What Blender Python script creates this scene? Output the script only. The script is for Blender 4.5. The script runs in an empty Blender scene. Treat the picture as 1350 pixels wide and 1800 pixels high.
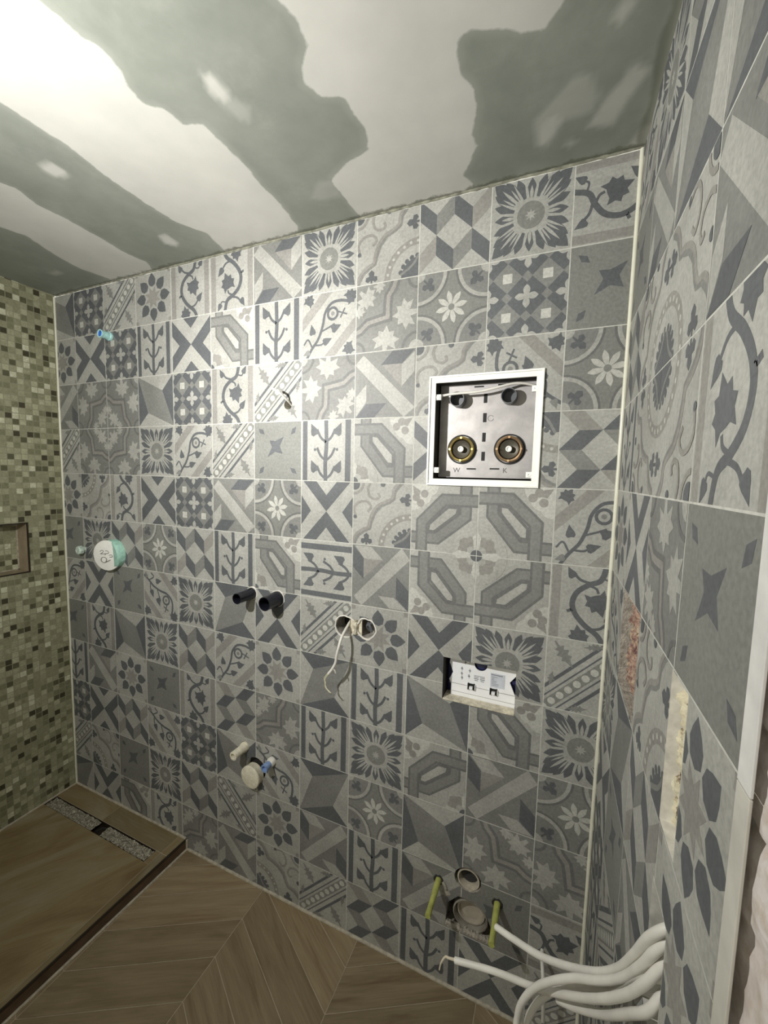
import bpy, bmesh, math, random
from mathutils import Matrix, Vector
from mathutils.geometry import tessellate_polygon
from mathutils import noise as mnoise
random.seed(7)
PI = math.pi
scene = bpy.context.scene
COL = scene.collection

# ------------------------------------------------------------------ camera
cam_d = bpy.data.cameras.new('camera')
cam = bpy.data.objects.new('camera', cam_d)
COL.objects.link(cam)
R = [[0.9186, 0.3945, 0.0235], [0.0566, -0.0726, -0.9958], [-0.3911, 0.916, -0.089]]
m = Matrix(((R[0][0], -R[1][0], -R[2][0], 2.0028),
            (R[0][1], -R[1][1], -R[2][1], -1.1570),
            (R[0][2], -R[1][2], -R[2][2], 1.6221),
            (0, 0, 0, 1)))
cam.matrix_world = m
cam_d.sensor_fit = 'HORIZONTAL'
cam_d.sensor_width = 36.0
cam_d.lens = 36.0 * 709.7 / 1350.0
cam_d.clip_start = 0.01
scene.camera = cam

# ------------------------------------------------------------------ light
world = bpy.data.worlds.new('world')
scene.world = world
world.use_nodes = True
world.node_tree.nodes['Background'].inputs[0].default_value = (1.0, 0.98, 0.84, 1)    # added fill light, enters by an opening made behind the camera
world.node_tree.nodes['Background'].inputs[1].default_value = 0.8
ld = bpy.data.lights.new('work_light', 'AREA')
ld.shape = 'DISK'
ld.size = 0.05
ld.energy = 23.5
ld.color = (1.0, 0.985, 0.945)
lamp = bpy.data.objects.new('work_light', ld)
COL.objects.link(lamp)
lamp.location = (1.10, -1.16, 1.91)
lamp.rotation_euler = Vector((0.16, 1.0, 0.10)).to_track_quat('-Z', 'Y').to_euler()
sd_ = bpy.data.lights.new('work_light_beam', 'SPOT')      # the reflector's bright centre, same lamp
sd_.energy = 46.0
sd_.spot_size = math.radians(54)
sd_.spot_blend = 1.0
sd_.shadow_soft_size = 0.025
sd_.color = (1.0, 0.97, 0.95)
beam = bpy.data.objects.new('work_light_beam', sd_)
COL.objects.link(beam)
beam.location = (1.10, -1.15, 1.91)
beam.rotation_euler = Vector((-0.06, 1.0, 0.05)).to_track_quat('-Z', 'Y').to_euler()
scene.view_settings.view_transform = 'Standard'
scene.view_settings.look = 'None'
scene.view_settings.gamma = 1.0
scene.view_settings.exposure = 0.0
scene.view_settings.use_curve_mapping = False
scene.cycles.max_bounces = 8

# ------------------------------------------------------------------ materials
def sock(n, name): return n.inputs[name]

class MT:
    """tiny node helper"""
    def __init__(s, name):
        s.m = bpy.data.materials.new(name); s.m.use_nodes = True
        s.t = s.m.node_tree; s.b = s.t.nodes['Principled BSDF']
    def n(s, typ, **kw):
        x = s.t.nodes.new(typ)
        for k, v in kw.items(): setattr(x, k, v)
        return x
    def l(s, a, b): s.t.links.new(a, b)
    def val(s, node, **kw):
        for k, v in kw.items(): node.inputs[k.replace('_', ' ')].default_value = v
        return node
    def coord(s, out='Object'): return s.n('ShaderNodeTexCoord').outputs[out]
    def noise(s, scale, detail=4, rough=0.55, vec=None, dist=0.0):
        x = s.n('ShaderNodeTexNoise'); x.inputs['Scale'].default_value = scale
        x.inputs['Detail'].default_value = detail; x.inputs['Roughness'].default_value = rough
        x.inputs['Distortion'].default_value = dist
        s.l(vec if vec is not None else s.coord(), x.inputs['Vector'])
        return x.outputs['Fac']
    def ramp(s, fac, stops, interp='LINEAR'):
        x = s.n('ShaderNodeValToRGB'); x.color_ramp.interpolation = interp
        e = x.color_ramp.elements
        while len(e) < len(stops): e.new(0.5)
        for i, (p, c) in enumerate(stops):
            e[i].position = p; e[i].color = (c[0], c[1], c[2], 1)
        s.l(fac, x.inputs['Fac']); return x.outputs['Color']
    def math(s, op, a, b=None, c=None, clamp=False):
        x = s.n('ShaderNodeMath', operation=op); x.use_clamp = clamp
        for i, v in enumerate((a, b, c)):
            if v is None: continue
            if isinstance(v, (int, float)): x.inputs[i].default_value = v
            else: s.l(v, x.inputs[i])
        return x.outputs[0]
    def mix(s, fac, a, b, mode='MIX'):
        x = s.n('ShaderNodeMix', data_type='RGBA', blend_type=mode)
        for i, v in ((0, fac), (6, a), (7, b)):
            if isinstance(v, (int, float)): x.inputs[i].default_value = v
            elif isinstance(v, tuple): x.inputs[i].default_value = (v[0], v[1], v[2], 1)
            else: s.l(v, x.inputs[i])
        return x.outputs[2]
    def attr(s, name, out='Fac'):
        x = s.n('ShaderNodeAttribute', attribute_name=name); return x.outputs[out]
    def bump(s, h, strength=0.3, dist=0.002):
        x = s.n('ShaderNodeBump'); x.inputs['Strength'].default_value = strength
        x.inputs['Distance'].default_value = dist
        s.l(h, x.inputs['Height']); s.l(x.outputs[0], s.b.inputs['Normal'])
    def col(s, c):
        if isinstance(c, tuple): s.b.inputs['Base Color'].default_value = (c[0], c[1], c[2], 1)
        else: s.l(c, s.b.inputs['Base Color'])
    def rough(s, r):
        if isinstance(r, (int, float)): s.b.inputs['Roughness'].default_value = r
        else: s.l(r, s.b.inputs['Roughness'])
        return s

def simple(name, c, rough=0.5, metal=0.0, var=0.12, scale=30.0, bump=0.0, bscale=120.0, bdist=0.001):
    x = MT(name)
    f = x.noise(scale, 4)
    lo = tuple(v * (1 - var) for v in c); hi = tuple(min(1, v * (1 + var)) for v in c)
    x.col(x.ramp(f, [(0.3, lo), (0.7, hi)])); x.rough(rough)
    x.b.inputs['Metallic'].default_value = metal
    if bump > 0: x.bump(x.noise(bscale, 3), bump, bdist)
    return x.m

def tile_mat(name, c, worn=0.16):
    x = MT(name)
    f = x.noise(9, 6, 0.65); g = x.noise(140, 3, 0.6)
    t = x.attr('tone')
    base = x.ramp(f, [(0.3, tuple(v * (1 - worn) for v in c)), (0.72, tuple(v * (1 + worn) for v in c))])
    sp = x.ramp(g, [(0.35, (0.86,) * 3), (0.65, (1.1,) * 3)])
    c1 = x.mix(1.0, base, sp, 'MULTIPLY')
    tt = x.n('ShaderNodeCombineColor')
    for i in range(3): x.l(t, tt.inputs[i])
    x.col(x.mix(1.0, c1, tt.outputs[0], 'MULTIPLY'))
    x.rough(x.math('MULTIPLY_ADD', x.noise(14, 4), 0.12, 0.50))
    x.bump(x.noise(60, 3), 0.05, 0.0006)
    return x.m

M = {}
M['grout'] = simple('grout_light_grey', (0.52, 0.52, 0.47), 0.85, var=0.15, scale=60)
M['L'] = tile_mat('tile_pale_greige', (0.365, 0.363, 0.332))
M['M'] = tile_mat('tile_mid_grey', (0.202, 0.203, 0.190))
M['D'] = tile_mat('tile_slate', (0.104, 0.111, 0.117))
M['W'] = tile_mat('tile_cream', (0.47, 0.47, 0.425), 0.08)
M['B'] = tile_mat('tile_taupe', (0.262, 0.252, 0.232))
M['S'] = tile_mat('tile_stone_grey', (0.205, 0.207, 0.190), 0.08)
M['T'] = tile_mat('tile_outline_grey', (0.142, 0.144, 0.138), 0.1)
TILE_SLOTS = ['grout', 'L', 'M', 'D', 'W', 'B', 'S', 'T']

# ------------------------------------------------------------------ mesh helpers
def link(name, me, mats, parent=None, kind=None):
    o = bpy.data.objects.new(name, me); COL.objects.link(o)
    for mm in (mats if isinstance(mats, (list, tuple)) else [mats]):
        me.materials.append(mm)
    if parent is not None: o.parent = parent
    if kind: o['kind'] = kind
    return o

def tag(o, label, cat, group=None):
    o['label'] = label; o['category'] = cat
    if group: o['group'] = group
    return o

def empty(name, loc, label, cat, group=None):
    o = bpy.data.objects.new(name, None); COL.objects.link(o)
    o.location = loc; o.empty_display_size = 0.02
    return tag(o, label, cat, group)

def bm_obj(name, bm, mat, parent=None, kind=None, smooth=False, bevel=0.0):
    bmesh.ops.recalc_face_normals(bm, faces=bm.faces[:])
    if smooth:
        for f in bm.faces: f.smooth = True
        for e in bm.edges:
            if len(e.link_faces) == 2 and e.calc_face_angle(0) > 0.7: e.smooth = False
    me = bpy.data.meshes.new(name); bm.to_mesh(me); bm.free()
    o = link(name, me, mat, parent, kind)
    if bevel > 0:
        md = o.modifiers.new('bevel', 'BEVEL'); md.width = bevel; md.segments = 2; md.limit_method = 'ANGLE'
    return o

def box(bm, x0, x1, y0, y1, z0, z1):
    v = [bm.verts.new(p) for p in ((x0, y0, z0), (x1, y0, z0), (x1, y1, z0), (x0, y1, z0), (x0, y0, z1), (x1, y0, z1), (x1, y1, z1), (x0, y1, z1))]
    for f in ((0, 3, 2, 1), (4, 5, 6, 7), (0, 1, 5, 4), (1, 2, 6, 5), (2, 3, 7, 6), (3, 0, 4, 7)):
        bm.faces.new([v[i] for i in f])

def frame_axes(d):
    d = Vector(d).normalized()
    a = Vector((0, 0, 1)) if abs(d.z) < 0.9 else Vector((1, 0, 0))
    u = d.cross(a).normalized(); w = d.cross(u).normalized()
    return d, u, w

def lathe(bm, origin, axis, prof, n=32, jit=0.0, seed=0):
    """prof: list of (distance along axis, radius); radius 0 closes"""
    d, u, w = frame_axes(axis); o = Vector(origin); rings = []
    for (h, r) in prof:
        if r <= 1e-6: rings.append([bm.verts.new(o + d * h)])
        else:
            ring = []
            for i in range(n):
                a = 2 * PI * i / n
                rr = r * (1 + jit * mnoise.noise(Vector((math.cos(a) * 2, math.sin(a) * 2, h * 60 + seed))))
                ring.append(bm.verts.new(o + d * h + u * (rr * math.cos(a)) + w * (rr * math.sin(a))))
            rings.append(ring)
    for a, b in zip(rings[:-1], rings[1:]):
        if len(a) == 1 and len(b) == 1: continue
        for i in range(n):
            j = (i + 1) % n
            if len(a) == 1: bm.faces.new((a[0], b[i], b[j]))
            elif len(b) == 1: bm.faces.new((a[i], b[0], a[j]))
            else: bm.faces.new((a[i], b[i], b[j], a[j]))

def catmull(P, n=8):
    P = [Vector(p) for p in P]; Q = [P[0] * 2 - P[1]] + P + [P[-1] * 2 - P[-2]]; out = []
    for i in range(1, len(Q) - 2):
        a, b, c, d = Q[i - 1:i + 3]
        for k in range(n):
            t = k / n
            out.append(0.5 * ((2 * b) + (c - a) * t + (2 * a - 5 * b + 4 * c - d) * t * t + (3 * b - a - 3 * c + d) * t ** 3))
    out.append(P[-1]); return out

def tube(bm, pts, r, n=12, smooth=8, cap=True, jit=0.0):
    P = catmull(pts, smooth) if smooth else [Vector(p) for p in pts]
    rings = []; prev = None
    for i, p in enumerate(P):
        t = (P[min(i + 1, len(P) - 1)] - P[max(i - 1, 0)]).normalized()
        if prev is None: _, u, _ = frame_axes(t)
        else: u = (prev - t * prev.dot(t)).normalized()
        w = t.cross(u); prev = u
        rr = r(i / (len(P) - 1)) if callable(r) else r
        if jit: rr *= 1 + jit * mnoise.noise(p * 90)
        rings.append([bm.verts.new(p + u * (rr * math.cos(2 * PI * k / n)) + w * (rr * math.sin(2 * PI * k / n))) for k in range(n)])
    for a, b in zip(rings[:-1], rings[1:]):
        for i in range(n):
            j = (i + 1) % n; bm.faces.new((a[i], a[j], b[j], b[i]))
    if cap:
        bm.faces.new(rings[0][::-1]); bm.faces.new(rings[-1])

# ------------------------------------------------------------------ 2D pattern toolkit (unit tile, u right, v up)
class Pat:
    def __init__(s): s.layers = []          # list of (slot, [polys])
    def add(s, slot, *polys): s.layers.append((slot, list(polys)))
def disc(cx, cy, r, n=20): return [(cx + r * math.cos(2 * PI * i / n), cy + r * math.sin(2 * PI * i / n)) for i in range(n)]
def ring(cx, cy, r0, r1, a0=0, a1=360, n=24):
    out = []
    for i in range(n):
        a = math.radians(a0 + (a1 - a0) * i / n); b = math.radians(a0 + (a1 - a0) * (i + 1) / n)
        out.append([(cx + r0 * math.cos(a), cy + r0 * math.sin(a)), (cx + r1 * math.cos(a), cy + r1 * math.sin(a)),
                    (cx + r1 * math.cos(b), cy + r1 * math.sin(b)), (cx + r0 * math.cos(b), cy + r0 * math.sin(b))])
    return out
def star(cx, cy, r0, r1, n, a0=0):
    return [(cx + (r0 if i % 2 else r1) * math.cos(math.radians(a0) + PI * i / n), cy + (r0 if i % 2 else r1) * math.sin(math.radians(a0) + PI * i / n)) for i in range(2 * n)]
def place(shape, cx, cy, s, ang):
    a = math.radians(ang); c, q = math.cos(a) * s, math.sin(a) * s
    return [(cx + x * c - y * q, cy + x * q + y * c) for x, y in shape]
def petal(cx, cy, r0, r1, w, ang, pk=0.45, n=8):
    """pointed petal from radius r0 to r1"""
    up = []
    for i in range(n + 1):
        t = i / n
        ww = w * (math.sin(PI * min(1, t / (2 * pk)) ) if t < pk else max(0.0, 1 - ((t - pk) / (1 - pk)) ** 1.6))
        if t < pk: ww = w * (0.35 + 0.65 * math.sin(PI / 2 * t / pk))
        up.append((r0 + (r1 - r0) * t, ww))
    P = up + [(x, -y) for x, y in reversed(up[:-1])]
    return place(P, cx, cy, 1, ang)
def stroke(pts, w, sm=6, taper=False):
    P = [tuple(v)[:2] for v in catmull([(x, y, 0) for x, y in pts], sm)] if sm else pts
    N = len(P); L = []; Rr = []
    for i in range(N):
        a = P[max(0, i - 1)]; b = P[min(N - 1, i + 1)]
        dx, dy = b[0] - a[0], b[1] - a[1]; d = math.hypot(dx, dy) or 1
        nx, ny = -dy / d, dx / d
        k = 1.0
        if not sm and 0 < i < N - 1:
            d1 = (P[i][0] - a[0], P[i][1] - a[1]); h = math.hypot(*d1) or 1
            k = 1 / max(0.5, abs((d1[0] * dx + d1[1] * dy) / (h * d)))
        ww = w / 2 * k * ((1 - 0.75 * i / (N - 1)) if taper else 1)
        L.append((P[i][0] + nx * ww, P[i][1] + ny * ww)); Rr.append((P[i][0] - nx * ww, P[i][1] - ny * ww))
    return [[L[i], L[i + 1], Rr[i + 1], Rr[i]] for i in range(N - 1)]
IVY = [(-.42, 0), (-.40, .25), (-.60, .52), (-.2, .50), (.02, .68), (.16, .46), (.46, .48), (.44, .22), (.85, .0), (.44, -.22), (.46, -.48), (.16, -.46), (.02, -.68), (-.2, -.50), (-.60, -.52), (-.40, -.25)]
MAPLE = [(-.75, -.12), (-.25, -.2), (-.5, -.75), (-.1, -.62), (.12, -.95), (.3, -.5), (.62, -.55), (.55, -.2), (.95, 0), (.55, .2), (.62, .55), (.3, .5), (.12, .95), (-.1, .62), (-.5, .75), (-.25, .2), (-.75, .12)]
OAK = [(-.9, -.04), (-.5, -.08), (-.45, -.3), (-.25, -.14), (-.1, -.4), (.1, -.18), (.3, -.34), (.4, -.15), (.9, 0), (.4, .15), (.3, .34), (.1, .18), (-.1, .4), (-.25, .14), (-.45, .3), (-.5, .08), (-.9, .04)]
HEART = [(-.55, .0), (-.6, .3), (-.35, .48), (.0, .38), (.3, .22), (.75, 0), (.3, -.22), (.0, -.38), (-.35, -.48), (-.6, -.3)]
TREF = [(-.5, -.06), (-.15, -.08), (-.3, -.3), (-.15, -.5), (.1, -.45), (.15, -.2), (.4, -.24), (.6, 0), (.4, .24), (.15, .2), (.1, .45), (-.15, .5), (-.3, .3), (-.15, .08), (-.5, .06)]
SQ = [(0, 0), (1, 0), (1, 1), (0, 1)]

def P_A():
    p = Pat(); p.add('L', SQ)
    D, Mm, S_ = [], [], []
    for cx in (-.25, .25, .75, 1.25):
        for cy in (1.0, 0.0):
            pass
    for cx, cy in ((0, .5), (.5, .5), (1, .5), (.25, 1.0), (.75, 1.0), (.25, 0.0), (.75, 0.0), (-.25, 1), (1.25, 1)):
        lf = [(cx - .25, cy), (cx, cy - .23), (cx, cy - .5), (cx - .25, cy - .27)]
        rt = [(cx, cy - .23), (cx + .25, cy), (cx + .25, cy - .27), (cx, cy - .5)]
        (D if cy > .7 or cx == .5 or cx == 1 else D).append(lf)
        (Mm if cx in (.25, .5) else S_).append(rt)
    p.add('D', *[q for q in D if True]); p.add('M', *Mm); p.add('B', *S_)
    return p
def P_B():
    p = Pat(); p.add('L', SQ); c = .5
    pts = []
    for q in range(4):
        a = 90 * q
        pts += [petal(c, c, .21, .45, .055, a, .5), petal(c, c, .22, .49, .055, a + 21, .55), petal(c, c, .22, .49, .055, a - 21, .55)]
        pts += [petal(c, c, .26, .66, .095, a + 45, .55), petal(c, c, .25, .56, .06, a + 35, .6), petal(c, c, .25, .56, .06, a + 55, .6)]
    p.add('D', *pts)
    s = []
    for q in range(4):
        a = 90 * q
        s += [petal(c, c, .19, .36, .022, a), petal(c, c, .19, .52, .020, a + 45), petal(c, c, .22, .44, .012, a + 36), petal(c, c, .22, .44, .012, a + 54), petal(c, c, .19, .50, .018, a + 11, .2), petal(c, c, .19, .50, .018, a - 11, .2), petal(c, c, .19, .48, .016, a + 29, .2), petal(c, c, .19, .48, .016, a - 29, .2)]
    p.add('L', *s); p.add('L', disc(c, c, .195)); p.add('S', disc(c, c, .17)); p.add('L', star(c, c, .035, .075, 8))
    return p
def P_C():
    p = Pat(); p.add('L', SQ)
    p.add('B', [(0.02, 0), (.13, 0), (.13, 1), (.02, 1)], [(.86, 0), (.97, 0), (.97, 1), (.86, 1)])
    p.add('D', *(stroke([(.68, -.05), (.60, .1), (.44, .22), (.32, .36), (.28, .5), (.33, .65), (.46, .76), (.60, .84), (.66, 1.05)], .068)
                 + stroke([(.50, .17), (.62, .2), (.7, .28)], .035) + stroke([(.5, .78), (.36, .82), (.28, .9)], .035)
                 + stroke([(.45, .76), (.55, .72), (.58, .66)], .032) + stroke([(.3, .42), (.22, .38)], .04) + stroke([(.62, .86), (.72, .84), (.76, .9)], .025)),
          )
    p.add('D', place(IVY, .58, .54, .235, -70), place(HEART, .74, .33, .13, 50), place(HEART, .25, .90, .12, 120), place(IVY, .38, .06, .19, 100), place(HEART, .78, .93, .11, 60))
    return p
def P_D():
    p = Pat(); p.add('S', SQ)
    p.add('D', [(.33, .68), (.46, .67), (.64, .745), (.555, .59), (.61, .445), (.46, .485), (.29, .39), (.385, .57)])
    rh = [(-.6, -.75), (.35, -.35), (.6, .75), (-.35, .35)]
    p.add('D', place(rh, .16, .16, .09, 0), place(rh, .84, .84, .09, 0), place(rh, .16, .84, .09, 90), place(rh, .84, .16, .09, 90))
    return p
def P_E():
    p = Pat(); p.add('D', SQ)
    dm, ws, sm_ = [], [], []
    for cx in (.25, .75):
        for cy in (.25, .75):
            dm.append([(cx - .19, cy), (cx, cy - .19), (cx + .19, cy), (cx, cy + .19)])
            ws.append([(cx - .06, cy - .06), (cx + .06, cy - .06), (cx + .06, cy + .06), (cx - .06, cy + .06)])
    for cx, cy in ((.5, .25), (.5, .75), (.25, .5), (.75, .5), (0, .25), (1, .25), (0, .75), (1, .75), (.25, 0), (.25, 1), (.75, 0), (.75, 1)):
        sm_.append([(cx - .07, cy), (cx, cy - .07), (cx + .07, cy), (cx, cy + .07)])
    p.add('M', *(dm + sm_)); p.add('W', *ws)
    cr = []
    for cx, cy in ((.5, .5), (0, .5), (1, .5), (.5, 0), (.5, 1), (0, 0), (1, 1), (0, 1), (1, 0)):
        for q in range(4): cr.append(petal(cx, cy, .0, .15, .045, 90 * q, .6))
    p.add('L', *cr)
    return p
def P_F():
    p = Pat(); p.add('S', SQ); r1, r2, r3, r4, r5 = [], [], [], [], []
    for cx, cy, a in ((0, 0, 45), (1, 0, 135), (1, 1, 225), (0, 1, 315)):
        r1.append(disc(cx, cy, .455, 40)); r2.append(disc(cx, cy, .425, 40)); r3.append(disc(cx, cy, .375, 40))
        r4.append(place(TREF, cx + .22 * math.cos(math.radians(a)), cy + .22 * math.sin(math.radians(a)), .2, a)); r5.append(disc(cx, cy, .11, 16))
    p.add('T', *r1); p.add('L', *r2); p.add('M', *r3); p.add('D', *r4); p.add('L', *r5)
    p.add('W', *[petal(.5, .5, .03, .23, .038, 45 * k + 12, .6) for k in range(8)]); p.add('S', disc(.5, .5, .045))
    return p
def P_G():
    p = Pat(); p.add('L', SQ)
    path = [(.0, -.02), (.02, .08), (.08, .18), (.18, .25), (.28, .30), (.30, .40), (.36, .55), (.46, .66), (.60, .72), (.68, .78), (.70, .90), (.78, 1.0), (.86, 1.06)]
    p.add('M', path + [(1.05, 1.05), (1.05, -.05), (0, -.05)])
    p.add('L', [(x + .05, y - .04) for x, y in path] + [(1.05, 1.05), (1.05, -.05), (0.05, -.05)])
    p.add('B', *(stroke(path, .045) + ring(1, 0, .44, .54, 85, 185)))
    p.add('W', *[disc(1 + .49 * math.cos(math.radians(a)), .49 * math.sin(math.radians(a)), .022, 8) for a in range(92, 180, 13)])
    p.add('D', disc(1, 0, .27, 30), *[disc(1 + .29 * math.cos(math.radians(a)), .29 * math.sin(math.radians(a)), .035, 8) for a in range(95, 180, 17)])
    p.add('D', place(TREF, .25, .08, .2, 90), place(TREF, .92, .75, .2, 180))
    p.add('M', *(stroke([(1, .3), (.9, .16), (.72, .05)], .035)))
    p.add('B', *(stroke([(.06, .42), (.02, .58), (.1, .68), (.24, .7), (.32, .62), (.26, .54)], .04) + stroke([(.4, .74), (.3, .78), (.26, .9), (.3, 1.0)], .04)
                 + stroke([(.4, .74), (.46, .78), (.44, .84)], .04) + ring(0, 1, .16, .2, 270, 360)))
    p.add('D', disc(.03, .97, .09), disc(.04, .45, .03), disc(.52, .98, .04))
    return p
def P_H():
    p = Pat(); p.add('M', SQ)
    z = [(-.05, .28), (.08, .33), (.2, .43), (.36, .46), (.53, .485), (.53, .66), (.54, .79), (.62, .9), (.67, 1.05)]
    p.add('T', *stroke(z, .15, 0)); p.add('B', *stroke(z, .06, 0))
    p.add('L', place(MAPLE, .17, .80, .2, -45), place(MAPLE, .83, .5, .24, 185), place(MAPLE, .5, .14, .24, 85), place(MAPLE, .05, .62, .12, -90), place(MAPLE, .38, .95, .12, 0))
    p.add('T', *(ring(1, 0, .20, .24, 90, 180, 12) + ring(0, 0, .13, .17, 0, 90, 8) + ring(1, 1, .13, .17, 180, 270, 8)))
    p.add('L', disc(1, 0, .12, 20))
    return p
def P_I():
    p = Pat(); p.add('M', SQ)
    p.add('L', [(0, .82), (.14, .96), (1, .14), (.83, 0)])
    p.add('L', [(.78, .45), (.98, .66), (.98, .95), (.78, .78)], [(.02, .02), (.2, .25), (.2, .52), (.02, .33)])
    p.add('B', [(.45, .8), (.78, .8), (.78, .46)])
    p.add('D', [(.44, .79), (.78, .79), (.98, .98), (.62, .98)], [(.02, .01), (.34, .01), (.54, .22), (.2, .22)])
    return p
def P_J():
    p = Pat(); p.add('L', SQ)
    p.add('D', [(.03, 0), (.12, 0), (.12, 1), (.03, 1)], [(.84, 0), (.94, 0), (.94, 1), (.84, 1)])
    s = stroke([(.48, -.02), (.47, .3), (.49, .6), (.48, 1.02)], .072)
    for y0 in (.06, .36, .66):
        for q in (1, -1): s += stroke([(.48, y0 - .02), (.48 + q * .10, y0 + .06), (.48 + q * .17, y0 + .19)], .042)
    p.add('D', *s)
    p.add('D', place(HEART, .245, .24, .16, 115), place(HEART, .715, .24, .16, 65), place(HEART, .245, .84, .16, 115), place(HEART, .715, .84, .16, 65), disc(.27, .52, .025, 8), disc(.69, .52, .025, 8))
    return p
def P_K():
    p = Pat(); p.add('L', SQ)
    p.add('D', [(.04, 1), (.3, 1), (.5, .77), (.7, 1), (.95, 1), (.5, .5)], [(.04, 0), (.3, 0), (.5, .23), (.7, 0), (.95, 0), (.5, .5)])
    p.add('D', [(0, .76), (0, .24), (.2, .5)], [(1, .76), (1, .24), (.8, .5)])
    return p
def P_X():      # the cross with dark side chevrons
    p = Pat(); p.add('L', SQ)
    p.add('D', [(0, .98), (.5, .5), (0, .02), (0, .3), (.2, .5), (0, .7)], [(1, .98), (.5, .5), (1, .02), (1, .3), (.8, .5), (1, .7)])
    p.add('D', [(.3, 1), (.7, 1), (.5, .8)], [(.3, 0), (.7, 0), (.5, .2)])
    return p
def P_L():
    p = Pat(); p.add('L', SQ)
    p.add('W', *[disc(x, y, .15, 16) for x, y in ((1, 1), (.76, .97), (.97, .74), (.84, .84))]); 
    p.add('B', disc(.80, .93, .06), disc(.72, .86, .06), disc(.86, .80, .06), [(.77, .9), (.86, .97), (.98, .99), (.9, .86)])
    a = [(.205, 1.05), (.205, .60), (.55, .18), (1.05, .18)]; b = [(-.05, .83), (.44, .83), (.78, .50), (.78, -.05)]
    p.add('T', *stroke(a, .185, 0)); p.add('M', *stroke(a, .120, 0))
    p.add('T', *stroke(b, .185, 0)); p.add('M', *stroke(b, .120, 0))
    p.add('T', *[[(.295, .74), (.41, .74), (.69, .45), (.69, .27), (.58, .27), (.295, .62)]]); p.add('L', [(.325, .71), (.40, .70), (.655, .43), (.655, .31), (.59, .32), (.325, .64)])
    p.add('L', disc(0, 0, .43, 40)); p.add('B', disc(.2, .08, .07), disc(.08, .2, .07), disc(.17, .17, .08))
    p.add('W', petal(0, 0, .05, .37, .05, 0), petal(0, 0, .05, .37, .05, 90), disc(.25, 0, .06), disc(0, .25, .06)); p.add('D', disc(0, 0, .085, 14))
    return p
def P_M():
    p = Pat(); p.add('L', SQ)
    def dl(off, w): return [(-.2 - off / 2, -.2 + off / 2), (1.2 - off / 2, 1.2 + off / 2)], w
    ln = []
    for off, w in ((.29, .045), (-.29, .045), (.155, .02), (-.155, .02)):
        q, ww = dl(off, w); ln += stroke(q, ww, 0)
    p.add('D', *ln); q, ww = dl(0, .11); p.add('S', *stroke(q, .13, 0))
    p.add('W', *[disc(x / 10, x / 10, .050, 12) for x in range(0, 11)])
    p.add('M', place(OAK, .22, .78, .23, -55), place(OAK, .78, .22, .23, 125), place(OAK, .08, .42, .12, 80), place(OAK, .92, .58, .12, 80), place(OAK, .58, .94, .14, 10), place(OAK, .42, .06, .14, 10))
    return p
def P_N():
    p = Pat(); p.add('L', SQ)
    p.add('B', [(0, .42), (0, .62), (.38, 1), (.58, 1)], [(.42, 0), (.62, 0), (1, .38), (1, .58)])
    p.add('D', *(stroke([(.1, .0), (.2, .15), (.32, .3), (.4, .5), (.44, .68), (.56, .82), (.74, .84), (.9, .8)], .045) + stroke([(.36, .4), (.5, .45), (.62, .5)], .028)
                 + stroke([(.25, .2), (.38, .2), (.45, .26)], .028) + stroke([(.2, .17), (.12, .3), (.04, .22)], .028) + stroke([(.72, .58), (.8, .72)], .025) + stroke([(.68, .68), (.84, .62)], .025)
                 + ring(.58, .66, .07, .11, 0, 360, 14)))
    p.add('D', place(HEART, .64, .44, .14, 20), place(HEART, .48, .25, .13, 20), place(HEART, .2, .44, .13, 100), place(IVY, .9, .88, .17, 30), place(IVY, .14, .9, .15, 60), place(IVY, .88, .1, .16, 200))
    p.add('M', disc(.58, .66, .035, 8), place(HEART, .1, .08, .1, 200))
    return p
def P_O():
    p = Pat(); p.add('M', SQ); a = (.27, .72); b = (.70, .30)
    p.add('D', [(0, 1), (1, 1), a], [(0, 0), (1, 0), b]); p.add('L', [(0, 1), a, (0, 0)], [(1, 1), (1, 0), b])
    return p
def P_P():
    p = Pat(); p.add('L', SQ)
    hexp = [(-.62, 0), (-.42, .46), (.05, .56), (.42, .36), (.82, 0), (.42, -.36), (.05, -.56), (-.42, -.46)]
    p.add('D', *[place(hexp, .5 + .315 * math.cos(math.radians(45 * k + 3)), .5 + .315 * math.sin(math.radians(45 * k + 3)), .185, 45 * k + 3) for k in range(8)])
    p.add('B', star(.5, .5, .12, .22, 8, 25.5)); p.add('B', *[[(x - .08, y - .08), (x + .08, y - .08), (x + .08, y + .08), (x - .08, y + .08)] for x, y in ((0, 0), (1, 1), (0, 1), (1, 0))])
    return p
PATS = {k: f() for k, f in dict(A=P_A, B=P_B, C=P_C, D=P_D, E=P_E, F=P_F, G=P_G, H=P_H, I=P_I, J=P_J, K=P_K, X=P_X, L=P_L, M=P_M, N=P_N, O=P_O, P=P_P).items()}

def tri(poly):
    if len(poly) <= 3: return [poly]
    idx = tessellate_polygon([[Vector((x, y, 0)) for x, y in poly]])
    return [[poly[i] for i in t] for t in idx]
TRI, SRC = {}, {}
for k_, p_ in PATS.items():
    TRI[k_] = []; SRC[k_] = []
    for s_, ps in p_.layers:
        tt_, ss_ = [], []
        for i_, q_ in enumerate(ps):
            for t_ in tri(q_): tt_.append(t_); ss_.append(i_)
        TRI[k_].append((s_, tt_)); SRC[k_].append(ss_)

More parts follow.
